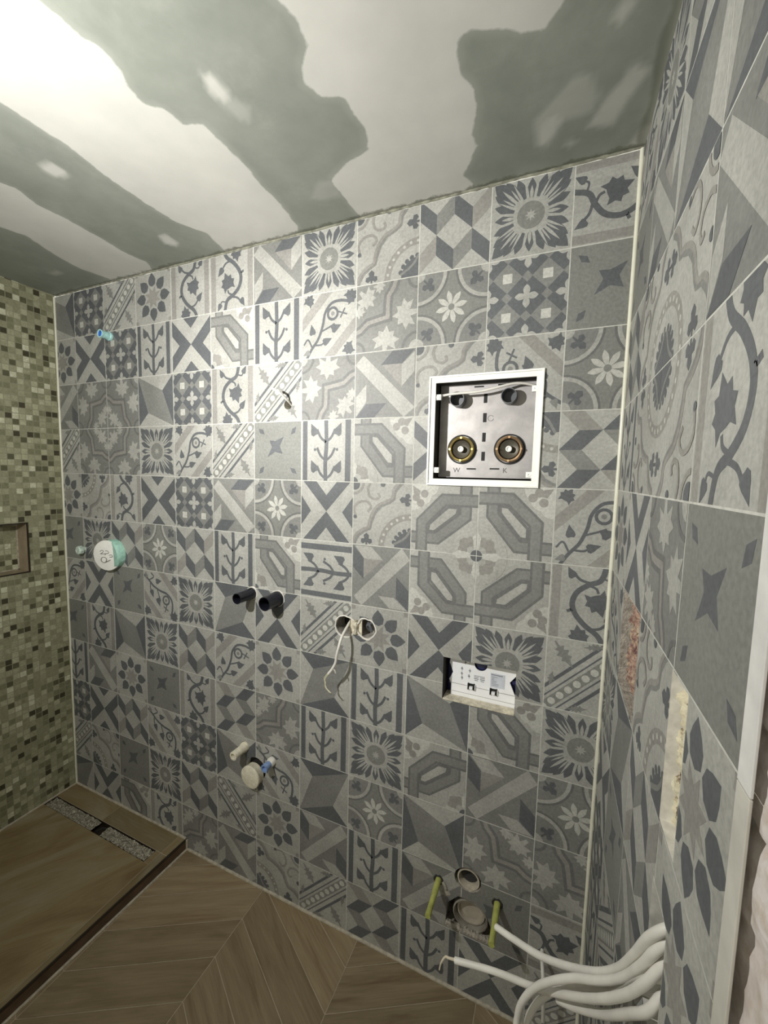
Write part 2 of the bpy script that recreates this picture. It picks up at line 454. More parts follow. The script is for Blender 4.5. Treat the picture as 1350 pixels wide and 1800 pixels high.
def half(poly, a, b, c):        # keep a*x+b*y <= c
    out = []; n = len(poly)
    for i in range(n):
        p, q = poly[i], poly[(i + 1) % n]
        dp, dq = a * p[0] + b * p[1] - c, a * q[0] + b * q[1] - c
        if dp <= 0: out.append(p)
        if (dp < 0 < dq) or (dq < 0 < dp):
            t = dp / (dp - dq); out.append((p[0] + (q[0] - p[0]) * t, p[1] + (q[1] - p[1]) * t))
    return out
def area(p): return 0.5 * abs(sum(p[i][0] * p[(i + 1) % len(p)][1] - p[(i + 1) % len(p)][0] * p[i][1] for i in range(len(p))))
def clip_rect(poly, x0, x1, y0, y1):
    for a, b, c in ((-1, 0, -x0), (1, 0, x1), (0, -1, -y0), (0, 1, y1)):
        poly = half(poly, a, b, c)
        if len(poly) < 3: return None
    return poly if area(poly) > 1e-9 else None
def subtract(polys, hole):      # hole: convex, CCW
    xs = [h[0] for h in hole]; ys = [h[1] for h in hole]; bx = (min(xs), max(xs), min(ys), max(ys)); out = []
    for poly in polys:
        px = [q[0] for q in poly]; py = [q[1] for q in poly]
        if max(px) < bx[0] or min(px) > bx[1] or max(py) < bx[2] or min(py) > bx[3]: out.append(poly); continue
        rem = poly
        for i in range(len(hole)):
            p, q = hole[i], hole[(i + 1) % len(hole)]
            a, b = q[1] - p[1], -(q[0] - p[0]); c = a * p[0] + b * p[1]   # outside: a*x+b*y > c
            o = half(rem, -a, -b, -c)
            if len(o) >= 3 and area(o) > 1e-9: out.append(o)
            rem = half(rem, a, b, c)
            if len(rem) < 3: break
    return out

class WallMesh:
    def __init__(s, to3d): s.v = []; s.f = []; s.mi = []; s.tone = []; s.to3d = to3d
    def poly(s, pts, depth, slot, tone=1.0):
        b = len(s.v)
        for x, y in pts: s.v.append(s.to3d(x, y, depth)); s.tone.append(tone)
        s.f.append(tuple(range(b, b + len(pts)))); s.mi.append(TILE_SLOTS.index(slot) if slot in TILE_SLOTS else slot)
    def raw(s, pts3, slot):
        b = len(s.v); s.v += [tuple(p) for p in pts3]; s.tone += [1.0] * len(pts3)
        s.f.append(tuple(range(b, b + len(pts3)))); s.mi.append(slot)
    def build(s, name, mats):
        me = bpy.data.meshes.new(name); me.from_pydata(s.v, [], s.f)
        for i, mm in enumerate(s.mi): me.polygons[i].material_index = mm
        at = me.attributes.new('tone', 'FLOAT', 'POINT')
        for i, t in enumerate(s.tone): at.data[i].value = t
        return link(name, me, mats, None, 'structure')

def rotuv(p, r):
    x, y = p
    for _ in range(r): x, y = 1 - y, x
    return (x, y)
GAP = 0.0013
def put_tile(w, code, x0, y0, lim, holes, size=0.2):
    """lim = clipping rect of the wall; (x0,y0) lower-left"""
    k = code[0]; r = int(code[1]) if len(code) > 1 else 0
    tone = random.uniform(0.93, 1.06)
    for li, (slot, tris) in enumerate(TRI[k]):
        polys = []
        for t, si in zip(tris, SRC[k][li]):
            q = [rotuv(p, r) for p in t]
            q = [(x0 + u * size, y0 + v * size) for u, v in q]
            q = clip_rect(q, max(lim[0], x0 + GAP), min(lim[1], x0 + size - GAP), max(lim[2], y0 + GAP), min(lim[3], y0 + size - GAP))
            if q: polys.append((q, si))
        for q, si in polys:
            qs = [q]
            for h in holes: qs = subtract(qs, h)
            for g_ in qs: w.poly(g_, 0.0007 + 0.00007 * li + 0.000003 * (si % 22), slot, tone)

def sleeve(w, hole, depth, slot_side, slot_back, back=True):
    n = len(hole)
    for i in range(n):
        p, q = hole[i], hole[(i + 1) % n]
        w.raw([w.to3d(p[0], p[1], 0.001), w.to3d(q[0], q[1], 0.001), w.to3d(q[0], q[1], -depth), w.to3d(p[0], p[1], -depth)], slot_side[i] if isinstance(slot_side, tuple) else slot_side)
    if back: w.raw([w.to3d(x, y, -depth) for x, y in hole], slot_back)
def circ(cx, cy, r, n=20, jit=0.0): return [(cx + r * (1 + jit * math.sin(7.1 * i)) * math.cos(2 * PI * i / n), cy + r * (1 + jit * math.sin(7.1 * i)) * math.sin(2 * PI * i / n)) for i in range(n)]
def rect(x0, x1, y0, y1): return [(x0, y0), (x1, y0), (x1, y1), (x0, y1)]

M['plaster'] = simple('rough_cream_plaster', (0.62, 0.57, 0.45), 0.9, var=0.3, scale=45, bump=0.9, bscale=160, bdist=0.004)
M['dirty_plaster'] = simple('grey_mortar', (0.36, 0.33, 0.28), 0.95, var=0.35, scale=60, bump=0.9, bscale=200, bdist=0.004)
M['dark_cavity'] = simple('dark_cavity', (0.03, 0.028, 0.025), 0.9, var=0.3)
M['white_edge'] = simple('white_plaster_edge', (0.70, 0.68, 0.62), 0.8, var=0.15, scale=80, bump=0.4, bscale=150)
EXTRA = [M['plaster'], M['dirty_plaster'], M['dark_cavity'], M['white_edge']]   # slots 8,9,10,11
WMATS = [M[k] for k in TILE_SLOTS] + EXTRA

# ------------------------------------------------------------------ tiled back wall (plane y = 0)
XL, XR, ZT = -0.14, 2.144, 2.391
GRID = [
 'O1 E  M  P  C  C2 I  B  G  A  B  C1',
 'P  X  E  J  X  L  J  N  H  F  E  D',
 'I1 H2 H1 O1 E  C  M  H2 I  G  N1 F',
 'M  H3 H  B  N  M  D  J  L  K1 G1 A1',
 'P  G2 C2 X  E  I  F  K  G  L1 L  N',
 'D  B  A  F  A  J  L  J1 I1 L2 L3 C',
 'N  K  D  N3 B  O  K  M  P  K  B  M',
 'D  C  O1 B  A  N  P  O  J  O1 L  B',
 'J  I  P  D  C  A1 H  J  B  L1 I1 F',
 'E  X  A  N3 E  O1 N3 O  F  O1 H3 H3',
 'M  G3 D  B  A  M1 P  I1 J  I1 D  C1',
 'O  K  L  C  H  I  G3 M  A1 J  K  M']
def ccw(h):
    s = sum(h[i][0] * h[(i + 1) % len(h)][1] - h[(i + 1) % len(h)][0] * h[i][1] for i in range(len(h)))
    return h if s > 0 else h[::-1]
H_BOX = rect(1.661, 1.943, 1.616, 1.895)
H_FLUSH = rect(1.716, 1.926, 0.950, 1.083)
H_S1, H_S2 = circ(1.377, 1.119, 0.0375, 22), circ(1.455, 1.123, 0.0345, 22)
H_SM = rect(1.395, 1.44, 1.096, 1.148)
H_SMALL = circ(1.145, 1.856, 0.0165, 16)
H_DRAIN = ccw([(1.752, .206), (1.905, .206), (1.900, .25), (1.878, .300), (1.842, .325), (1.791, .325), (1.760, .29)])
H_FLP = circ(1.818, .392, .040, 18, 0.05)
H_P1, H_P2 = circ(.984, 1.177, .027, 14, .08), circ(1.101, 1.174, .030, 14, .08)
H_W1, H_W3, H_W2 = circ(.944, .563, .022, 12, .06), circ(1.075, .544, .020, 12, .06), circ(1.0, .49, .046, 20)
H_CAP = circ(.227, 1.252, .062, 20)
BW_HOLES = [H_BOX, H_FLUSH, H_S1, H_S2, H_SM, H_SMALL, H_DRAIN, H_FLP, H_P1, H_P2, H_W1, H_W3, H_W2, H_CAP]
bw = WallMesh(lambda x, z, d: (x, -d, z))
base = [rect(XL - 0.02, XR + 0.02, 0, ZT)]
for h in BW_HOLES: base = subtract(base, h)
for q in base: bw.poly(q, 0.00055, 'grout')
for r, row in enumerate(GRID):
    for k, code in enumerate(row.split()):
        x0, z0 = (k - 1) * 0.2, 2.4 - (r + 1) * 0.2
        put_tile(bw, code, x0, z0, (XL, XR, 0.0, ZT), [h for h in BW_HOLES if min(p[0] for p in h) < x0 + .2 and max(p[0] for p in h) > x0 and min(p[1] for p in h) < z0 + .2 and max(p[1] for p in h) > z0])
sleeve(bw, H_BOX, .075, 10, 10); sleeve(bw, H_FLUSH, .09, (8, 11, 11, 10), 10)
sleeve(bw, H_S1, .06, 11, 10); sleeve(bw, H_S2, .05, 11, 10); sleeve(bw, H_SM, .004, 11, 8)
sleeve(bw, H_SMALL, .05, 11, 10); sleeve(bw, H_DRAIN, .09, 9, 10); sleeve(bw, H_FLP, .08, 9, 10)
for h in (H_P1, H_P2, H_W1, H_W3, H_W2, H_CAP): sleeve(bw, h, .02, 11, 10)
bw.build('wall_back', WMATS)

# ------------------------------------------------------------------ tiled right wall (plane x = 2.144), ends at y = -0.785
rwm = WallMesh(lambda s, z, d: (XR - d, -s, z))
RG = ['N B  A1 B', 'D I  O  O', 'A G  G3 I', 'J G1 G2 C2', 'P K  H1 D', 'N1 N2 G P', 'B O  A  P1', 'X D  I  N', 'E M  B  A', 'J C  F  O', 'O G  K  L', 'A D  J  M']
H_R1, H_R2, H_R3 = rect(.203, .38, 1.208, 1.40), rect(.587, .652, 1.205, 1.398), rect(.583, .652, .95, 1.122)
rh_ = [H_R1, H_R2, H_R3]
base = [rect(0, 0.785, 0, ZT)]
for h in rh_: base = subtract(base, h)
for q in base: rwm.poly(q, 0.00065, 'grout')
for r, row in enumerate(RG):
    for k, code in enumerate(row.split()):
        put_tile(rwm, code, -0.01 + .2 * k, 2.4 - .2 * (r + 1), (0, .785, 0, ZT), rh_)
sleeve(rwm, H_R1, .03, 9, 9, False); sleeve(rwm, H_R2, .028, 11, 8, False); sleeve(rwm, H_R3, .05, 11, 10)
rw = rwm.build('wall_right', WMATS)

def rough_patch(name, s0, s1, z0, z1, depth, amp, mat, seed, parent, cell=.004):
    bm = bmesh.new(); nx = int((s1 - s0) / cell) + 1; nz = int((z1 - z0) / cell) + 1; g = []
    for j in range(nz + 1):
        row = []
        for i in range(nx + 1):
            s = s0 + (s1 - s0) * i / nx; z = z0 + (z1 - z0) * j / nz
            d = depth + amp * (mnoise.noise(Vector((s * 60, z * 40, seed))) + .6 * mnoise.noise(Vector((s * 150, z * 110, seed + 5))))
            row.append(bm.verts.new((XR + d, -s, z)))
        g.append(row)
    for j in range(nz):
        for i in range(nx): bm.faces.new((g[j][i], g[j][i + 1], g[j + 1][i + 1], g[j + 1][i]))
    return bm_obj(name, bm, mat, parent, 'structure', smooth=True)
x = MT('broken_brick_red_brown')
x.col(x.ramp(x.noise(70, 5, .7), [(.25, (.05, .03, .025)), (.42, (.24, .13, .11)), (.55, (.42, .30, .22)), (.66, (.5, .42, .28)), (.8, (.2, .12, .1))]))
x.rough(.9); x.bump(x.noise(160, 4), .9, .004); M['brick_red'] = x.m
x = MT('crumbling_cream_plaster')
x.col(x.ramp(x.noise(38, 5, .65), [(.40, (.13, .075, .045)), (.48, (.58, .52, .36)), (.7, (.76, .71, .54))]))
x.rough(.9); x.bump(x.noise(140, 4), .8, .003); M['crumble'] = x.m
rough_patch('trim_1', .200, .383, 1.205, 1.403, .018, .012, M['brick_red'], 3, None)
rough_patch('trim_2', .586, .654, 1.203, 1.400, .013, .011, M['crumble'], 9, None)

# white edge profile at the end of the tiled wall, two lengths
for nm, z0, z1 in (('trim_3', 1.4005, ZT), ('trim_4', 0.0, 1.3995)):
    bm = bmesh.new(); box(bm, 2.1402, 2.1425, -.808, -.7855, z0, z1)
    bm_obj(nm, bm, simple('white_edge_profile_' + nm[-1], (.66, .65, .63) if nm[-1] == '3' else (.56, .54, .48), .55, var=.12, scale=25), None, 'structure', bevel=.0006)

# ------------------------------------------------------------------ rough painted brick beyond the tiles
bm = bmesh.new()
sy = [-.722 - .005 * i for i in range(47)] + [-.96 - .035 * i for i in range(40)]
zs = [i * .009 for i in range(0, 267)]
g = []
for z in zs:
    row = []
    for y in sy:
        cyc = (z - 1.365 + .006 * mnoise.noise(Vector((0, y * 9, z * 3)))) / .0755
        fr = abs(cyc - round(cyc)) * .0755
        joint = max(0, 1 - fr / .009)
        big = mnoise.noise(Vector((3, y * 14, z * 14)))
        d = .0055 + .006 * joint + .003 * big + .0035 * mnoise.noise(Vector((1, y * 45, z * 45)))
        edge = -.748 + .008 * mnoise.noise(Vector((7, 0, z * 22)))
        if y > edge: d += min(.09, (y - edge) * 4)
        row.append(bm.verts.new((XR + max(d, .003), y, z)))
    g.append(row)
for j in range(len(zs) - 1):
    for i in range(len(sy) - 1): bm.faces.new((g[j][i], g[j][i + 1], g[j + 1][i + 1], g[j + 1][i]))
x = MT('whitewashed_brick')
c1 = x.ramp(x.noise(7, 5, .6), [(.32, (.42, .34, .29)), (.45, (.66, .60, .56)), (.6, (.74, .69, .66))])
x.col(x.mix(x.ramp(x.noise(60, 4), [(.45, (0, 0, 0)), (.75, (1, 1, 1))]), c1, (.5, .42, .34)))
x.rough(.85); x.bump(x.noise(120, 4), .5, .002)
bm_obj('wall_doorway', bm, x.m, None, 'structure', smooth=True)

# ------------------------------------------------------------------ corner and edge trims
M['trim'] = simple('cream_satin_trim', (.74, .73, .60), .28, var=.06)
M['caulk'] = simple('sand_grout_line', (.42, .38, .30), .6, var=.25, scale=70)
def bar(name, pts, r, mat, n=10):
    bm = bmesh.new(); tube(bm, pts, r, n, 0); return bm_obj(name, bm, mat, None, 'structure', smooth=True)
bar('trim_5', [(2.1395, -.003, 0), (2.1395, -.003, ZT)], .0050, M['trim'])
bar('trim_6', [(-.136, -.003, .045), (-.136, -.003, ZT)], .0045, M['trim'])
bar('trim_7', [(.628, -.002, .001), (2.14, -.002, .001)], .0065, M['caulk'])
bar('trim_8', [(-.135, -.002, .047), (.620, -.002, .047)], .006, M['caulk'])
bar('trim_9', [(-.137, -.002, .047), (-.137, -2.3, .047)], .005, M['caulk'])

# ------------------------------------------------------------------ mosaic wall (plane x = -0.14) with niche
MS = .0247
x = MT('stone_mosaic')
tc = x.n('ShaderNodeTexCoord'); sp = x.n('ShaderNodeSeparateXYZ'); x.l(tc.outputs['Object'], sp.inputs[0])
u = x.math('DIVIDE', x.math('ADD', sp.outputs['Y'], sp.outputs['X']), MS); v = x.math('DIVIDE', sp.outputs['Z'], MS)
fu, fv = x.math('FLOOR', u), x.math('FLOOR', v)
cb = x.n('ShaderNodeCombineXYZ'); x.l(fu, cb.inputs[0]); x.l(fv, cb.inputs[1])
wn = x.n('ShaderNodeTexWhiteNoise', noise_dimensions='2D'); x.l(cb.outputs[0], wn.inputs['Vector'])
colr = x.ramp(wn.outputs['Value'], [(0, (.055, .05, .028)), (.06, (.10, .10, .058)), (.14, (.20, .20, .125)), (.30, (.28, .28, .185)), (.55, (.34, .34, .235)), (.8, (.42, .42, .30)), (.94, (.58, .59, .46))], 'CONSTANT')
vein = x.ramp(x.noise(55, 6, .7, dist=1.5), [(.3, (.7, .68, .6)), (.7, (1.2, 1.2, 1.15))])
colr = x.mix(1.0, colr, vein, 'MULTIPLY')
def edge(t):
    fr = x.math('FRACT', t); return x.math('MINIMUM', fr, x.math('SUBTRACT', 1.0, fr))
e = x.math('MINIMUM', edge(u), edge(v))
gm = x.math('GREATER_THAN', x.math('ADD', e, x.math('MULTIPLY', x.noise(200, 2), .03)), .068)
x.col(x.mix(gm, (.27, .265, .175), colr)); x.rough(x.math('MULTIPLY_ADD', gm, -.3, .75))
x.bump(x.math('ADD', x.math('MULTIPLY', gm, 1.0), x.math('MULTIPLY', wn.outputs['Value'], .6)), .6, .0012)
M['mosaic'] = x.m
NY0, NY1, NZ0, NZ1, ND = -.60, -.151, 1.162, 1.376, .08      # niche
def quads(name, qs, mats, kind='structure', parent=None):
    me = bpy.data.meshes.new(name); v = []; f = []
    for q, _ in qs: b = len(v); v += q; f.append(tuple(range(b, b + len(q))))
    me.from_pydata(v, [], f)
    for i, (_, s) in enumerate(qs): me.polygons[i].material_index = s
    return link(name, me, mats, parent, kind)
def lw(y0, y1, z0, z1): return ([(XL, y0, z0), (XL, y1, z0), (XL, y1, z1), (XL, y0, z1)], 0)
xb = XL - ND
quads('wall_left', [lw(-2.3, NY0, 0, 2.4), lw(NY1, 0, 0, 2.4), lw(NY0, NY1, 0, NZ0), lw(NY0, NY1, NZ1, 2.4),
    ([(xb, NY0, NZ0), (xb, NY1, NZ0), (xb, NY1, NZ1), (xb, NY0, NZ1)], 0)], [M['mosaic']])

# ------------------------------------------------------------------ wood-look porcelain
def wood(name, dark, mid, light, tone_attr=True):
    x = MT(name)
    uv = x.n('ShaderNodeUVMap'); mp = x.n('ShaderNodeMapping'); x.l(uv.outputs[0], mp.inputs[0]); mp.inputs['Scale'].default_value = (1.6, 13, 1) if 'shower' not in name else (1.6, 4.5, 1)
    oi = x.attr('tone'); cb = x.n('ShaderNodeCombineXYZ'); x.l(x.math('MULTIPLY', oi, 37.0), cb.inputs[2]); x.l(x.math('MULTIPLY', oi, 11.0), cb.inputs[0])
    ad = x.n('ShaderNodeVectorMath', operation='ADD'); x.l(mp.outputs[0], ad.inputs[0]); x.l(cb.outputs[0], ad.inputs[1])
    n1 = x.noise(1.5, 6, .6, ad.outputs[0], 1.2)
    mp2 = x.n('ShaderNodeMapping'); x.l(uv.outputs[0], mp2.inputs[0]); mp2.inputs['Scale'].default_value = (6, 120, 1)
    n2 = x.noise(1.5, 4, .6, mp2.outputs[0])
    c = x.ramp(n1, [(.3, dark), (.48, mid), (.7, light)])
    c = x.mix(1.0, c, x.ramp(n2, [(.3, (.88,) * 3), (.7, (1.1,) * 3)]), 'MULTIPLY')
    tt = x.n('ShaderNodeCombineColor'); k = x.math('MULTIPLY_ADD', oi, .30, .84)
    for i in range(3): x.l(k, tt.inputs[i])
    x.col(x.mix(1.0, c, tt.outputs[0], 'MULTIPLY')); x.rough(x.math('MULTIPLY_ADD', n1, .2, .42)); x.bump(n2, .12, .0006)
    return x.m
M['wood'] = wood('oak_look_porcelain', (.18, .125, .066), (.25, .188, .108), (.31, .245, .146))
M['wood_tray'] = wood('oak_look_porcelain_shower', (.165, .112, .05), (.235, .18, .092), (.285, .25, .165))
M['fgrout'] = simple('floor_grout_beige', (.50, .42, .31), .8, var=.15)

def planks(name, polys, mats, z):
    """polys: (pts2d, origin, dir, mat) -> one mesh with uv along the grain and a tone per plank"""
    v, f, uvs, tn, mi = [], [], [], [], []
    for pts, org, d, mt in polys:
        b = len(v); t = random.random()
        zz = z + (.0012 if mt == 0 else 0)
        for px, py in pts:
            v.append((px, py, zz)); tn.append(t)
            rx, ry = px - org[0], py - org[1]
            uvs.append((rx * d[0] + ry * d[1], -rx * d[1] + ry * d[0]))
        f.append(tuple(range(b, b + len(pts)))); mi.append(mt)
    me = bpy.data.meshes.new(name); me.from_pydata(v, [], f)
    a = me.attributes.new('tone', 'FLOAT', 'POINT')
    for i, t in enumerate(tn): a.data[i].value = t
    ul = me.uv_layers.new(name='UVMap')
    for lp in me.loops: ul.data[lp.index].uv = uvs[lp.vertex_index]
    for i, k in enumerate(mi): me.polygons[i].material_index = k
    return link(name, me, mats, None, 'structure')
TN = math.tan(math.radians(29)); SP = .1275
pl = [([(-.16, -2.3), (2.26, -2.3), (2.26, 0), (-.16, 0)], (0, 0), (1, 0), 1)]
for ci in range(-1, 4):
    xa, xb2 = .622 + .413 * ci, .622 + .413 * (ci + 1); s = 1 if ci % 2 == 0 else -1
    ya = -.413 * TN if s > 0 else 0; yb = 0 if s > 0 else -.413 * TN      # apex line at xb2 when rising
    for n in range(-3, 24):
        o = .008 - SP * n; g2 = .0012
        q = [(xa + g2, o + ya - SP + g2), (xb2 - g2, o + yb - SP + g2), (xb2 - g2, o + yb - g2), (xa + g2, o + ya - g2)]
        q = clip_rect(q, .50, 2.26, -2.3, -.001)
        if q: pl.append((q, (xa, o), (math.cos(math.radians(29 * s)), math.sin(math.radians(29 * s))), 0))
planks('floor', pl, [M['wood'], M['fgrout']], 0.0 - .0012)

# raised shower floor
M['step_dark'] = simple('dark_brown_step_face', (.10, .062, .035), .55, var=.3, scale=20)
M['profile_dark'] = simple('dark_bronze_profile', (.025, .018, .012), .4, var=.2)
def edge_x(y): return .622 + .035 * y
TZ = .045
def tp(x0, x1, y0, y1, slant=False):
    g2 = .001
    if slant: return [(x0 + g2, y0 + g2), (edge_x(y0) - .006, y0 + g2), (edge_x(y1) - .006, y1 - g2), (x0 + g2, y1 - g2)]
    return [(x0 + g2, y0 + g2), (x1 - g2, y0 + g2), (x1 - g2, y1 - g2), (x0 + g2, y1 - g2)]
DX0, DX1, DY0, DY1 = -.134, .550, -.146, -.093
tr = [([(-.14, -2.3), (edge_x(-2.3), -2.3), (edge_x(-.147), -.147), (-.14, -.147)], (0, 0), (1, 0), 1),
      ([(-.14, -.092), (.62, -.092), (.622, 0), (-.14, 0)], (0, 0), (1, 0), 1), ([(DX1 + .001, -.147), (.617, -.147), (.62, -.092), (DX1 + .001, -.092)], (0, 0), (1, 0), 1)]
tr += [(tp(-.14, .20, -.092, -.001), (0, 0), (1, 0), 0), (tp(.20, .58, -.092, -.001), (0, 0), (1, 0), 0), (tp(.58, .6, -.092, -.001, True), (0, 0), (0, 1), 0),
       (tp(.552, .578, -.147, -.092), (0, 0), (1, 0), 0), (tp(.578, .6, -.75, -.092, True), (0, 0), (0, 1), 0)]
tr += [([(-.139, -.75), (.577, -.75), (.577, -.147), (-.02, -.147)], (.1, -.1), (.55, .83), 0), ([(-.139, -.75), (-.021, -.147), (-.139, -.147)], (0, 0), (.2, .97), 0)]
tr += [(tp(-.14, .25, -1.5, -.75), (0, 0), (0, 1), 0), (tp(.25, .57, -1.5, -.75), (0, 0), (0, 1), 0), (tp(-.14, .55, -2.3, -1.5), (0, 0), (0, 1), 0)]
tray = planks('trim_10', tr, [M['wood_tray'], M['fgrout']], TZ - .0012)
tray.name = 'floor_shower'
quads('trim_11', [([(.622, 0, 0), (edge_x(-2.3), -2.3, 0), (edge_x(-2.3), -2.3, TZ), (.622, 0, TZ)], 0)], [M['step_dark']])
bm = bmesh.new()
def slanted(bm, off, w, z0, z1):
    a = [(.622 + off, 0), (.622 + off + w, 0), (edge_x(-2.3) + off + w, -2.3), (edge_x(-2.3) + off, -2.3)]
    lo = [bm.verts.new((p[0], p[1], z0)) for p in a]; hi = [bm.verts.new((p[0], p[1], z1)) for p in a]
    bm.faces.new(lo); bm.faces.new(hi[::-1])
    for i in range(4): bm.faces.new((lo[i], lo[(i + 1) % 4], hi[(i + 1) % 4], hi[i]))
slanted(bm, -.005, .006, .038, TZ + .001)
bm_obj('trim_12', bm, M['profile_dark'], None, 'structure')
bar('trim_13', [(.626, 0, .001), (edge_x(-2.3) + .004, -2.3, .001)], .005, M['caulk'])
bar('trim_14', [(.625, -.003, 0), (.625, -.003, TZ)], .005, M['caulk'])

# ------------------------------------------------------------------ ceiling with joint compound bands
WP=[[(1.175, -0.748), (1.16, -0.705), (1.164, -0.683), (1.166, -0.644), (1.179, -0.622), (1.179, -0.601), (1.172, -0.573), (1.151, -0.542), (1.146, -0.505), (1.178, -0.481), (1.182, -0.44), (1.226, -0.422), (1.226, -0.379), (1.229, -0.306), (1.218, -0.217), (1.22, -0.14), (1.202, -0.028), (1.16, 0.025), (0.868, 0.026), (0.9, -0.108), (0.854, -0.193), (0.848, -0.296), (0.851, -0.407), (0.868, -0.494), (0.862, -0.545), (0.86, -0.595), (0.857, -0.624), (0.84, -1.2), (.86, -2.4), (1.2, -2.4), (1.15, -1.6), (1.19, -1.1)], [(0.5, -1.4), (0.518, -0.55), (0.548, -0.491), (0.564, -0.459), (0.536, -0.403), (0.543, -0.321), (0.538, -0.229), (0.525, -0.119), (0.541, -0.051), (0.491, 0.017), (0.255, 0.01), (0.268, -0.016), (0.242, -0.113), (0.269, -0.228), (0.309, -0.316), (0.287, -0.378), (0.236, -0.442), (.26, -1.4)], [(1.523, -0.607), (1.532, -0.555), (1.545, -0.522), (1.539, -0.473), (1.507, -0.451), (1.492, -0.42), (1.508, -0.38), (1.554, -0.361), (1.552, -0.333), (1.559, -0.275), (1.541, -0.22), (1.477, -0.206), (1.404, -0.169), (1.405, -0.108), (1.407, -0.041), (1.412, 0.018), (1.744, 0.018), (1.752, -0.025), (1.734, -0.056), (1.756, -0.09), (1.784, -0.139), (1.781, -0.176), (1.803, -0.241), (1.802, -0.284), (1.785, -0.324), (1.793, -0.38), (1.816, -0.392), (1.856, -0.376), (1.881, -0.368), (1.899, -0.353), (1.939, -0.343), (1.958, -0.365), (1.972, -0.378), (1.986, -0.42), (1.99, -.8), (1.96, -1.6), (1.95, -2.4), (1.5, -2.4), (1.53, -1.2)]]
SPOT=[([(1.315, -0.506), (1.332, -0.501), (1.336, -0.463), (1.324, -0.443), (1.312, -0.445), (1.298, -0.471)], 0.95), ([(1.323, -0.481), (1.352, -0.415), (1.328, -0.387), (1.309, -0.402), (1.3, -0.45)], 0.35), ([(0.729, -0.488), (0.766, -0.484), (0.767, -0.446), (0.744, -0.437), (0.718, -0.45), (0.717, -0.472)], 0.95), ([(0.734, -0.155), (0.768, -0.152), (0.761, -0.099), (0.734, -0.09), (0.716, -0.116)], 0.95), ([(0.078, -0.137), (0.14, -0.137), (0.136, -0.115), (0.082, -0.111)], 0.5), ([(1.912, -0.089), (1.912, -0.159), (1.946, -0.191), (1.99, -0.236), (2.017, -0.225), (2.035, -0.171), (2.023, -0.139), (1.964, -0.138), (1.938, -0.079)], 0.4), ([(1.916, -0.092), (1.924, -0.146), (1.958, -0.168), (1.967, -0.137), (1.945, -0.094), (1.925, -0.084)], 0.7), ([(2.022, -0.103), (2.049, -0.158), (2.077, -0.195), (2.088, -0.221), (2.119, -0.197), (2.089, -0.142), (2.068, -0.085)], 0.62), ([(2.043, -0.321), (2.054, -0.34), (2.07, -0.347), (2.076, -0.331), (2.058, -0.307)], 0.6), ([(2.11, -0.011), (2.13, -0.056), (2.15, -0.056), (2.155, 0.007)], 0.55), ([(1.971, -0.07), (1.983, -0.077), (1.998, -0.064), (1.987, -0.057)], 0.5), ([(1.313, -0.124), (1.37, -0.174), (1.418, -0.166), (1.4, -0.103), (1.346, -0.106)], 0.3)]
def sdist(px, py, poly):
    inside = False; best = 9; n = len(poly)
    for i in range(n):
        ax, ay = poly[i]; bx, by = poly[(i + 1) % n]
        if (ay > py) != (by > py) and px < (bx - ax) * (py - ay) / (by - ay) + ax: inside = not inside
        dx, dy = bx - ax, by - ay; t = max(0, min(1, ((px - ax) * dx + (py - ay) * dy) / (dx * dx + dy * dy + 1e-12)))
        best = min(best, math.hypot(px - ax - dx * t, py - ay - dy * t))
    return best if inside else -best
xs = [-.15 + .012 * i for i in range(193)]; ys = [0.005 - .012 * i for i in range(72)] + [-.87 - .05 * i for i in range(30)]
BB = [(min(p[0] for p in P_) - .06, max(p[0] for p in P_) + .06, min(p[1] for p in P_) - .06, max(p[1] for p in P_) + .06) for P_ in WP]
BS = [(min(p[0] for p in P_) - .03, max(p[0] for p in P_) + .03, min(p[1] for p in P_) - .03, max(p[1] for p in P_) + .03) for P_, _ in SPOT]
v = []; sd = []; spv = []; f = []
for j, y in enumerate(ys):
    for i, xx in enumerate(xs):
        v.append((xx, y, 2.4))
        s = -.06
        for P_, b in zip(WP, BB):
            if b[0] < xx < b[1] and b[2] < y < b[3]: s = max(s, sdist(xx, y, P_))
        sd.append(min(.06, s)); q = 0.0
        for (P_, st), b in zip(SPOT, BS):
            if b[0] < xx < b[1] and b[2] < y < b[3]: q = max(q, st * max(0, min(1, (sdist(xx, y, P_) + .008) / .014)))
        spv.append(q)
nx = len(xs)
for j in range(len(ys) - 1):
    for i in range(nx - 1): a = j * nx + i; f.append((a, a + 1, a + 1 + nx, a + nx))
me = bpy.data.meshes.new('ceiling'); me.from_pydata(v, [], f)
a1 = me.attributes.new('band', 'FLOAT', 'POINT'); a2 = me.attributes.new('smear', 'FLOAT', 'POINT')
for i in range(len(v)): a1.data[i].value = sd[i]; a2.data[i].value = spv[i]
x = MT('plasterboard_with_joint_compound')
n_e = x.noise(38, 5, .6); n_f = x.noise(9, 5, .6)
bnd = x.math('ADD', x.attr('band'), x.math('MULTIPLY_ADD', n_e, .014, -.007))
sharp = x.math('MULTIPLY_ADD', bnd, 170.0, .5, True)
soft = x.math('MULTIPLY', x.math('MULTIPLY_ADD', bnd, 40.0, .75, True), .22)
mk = x.math('MAXIMUM', x.math('MAXIMUM', sharp, soft), x.attr('smear'))
faint = x.math('MULTIPLY', x.ramp(x.noise(5, 6, .7), [(.52, (0, 0, 0)), (.75, (1, 1, 1))]), .18)
mk = x.math('MAXIMUM', mk, faint)
green = x.ramp(n_f, [(.3, (.19, .205, .176)), (.7, (.24, .255, .22))])
white = x.ramp(n_f, [(.3, (.46, .458, .42)), (.7, (.515, .51, .47))])
cc = x.mix(mk, green, white)
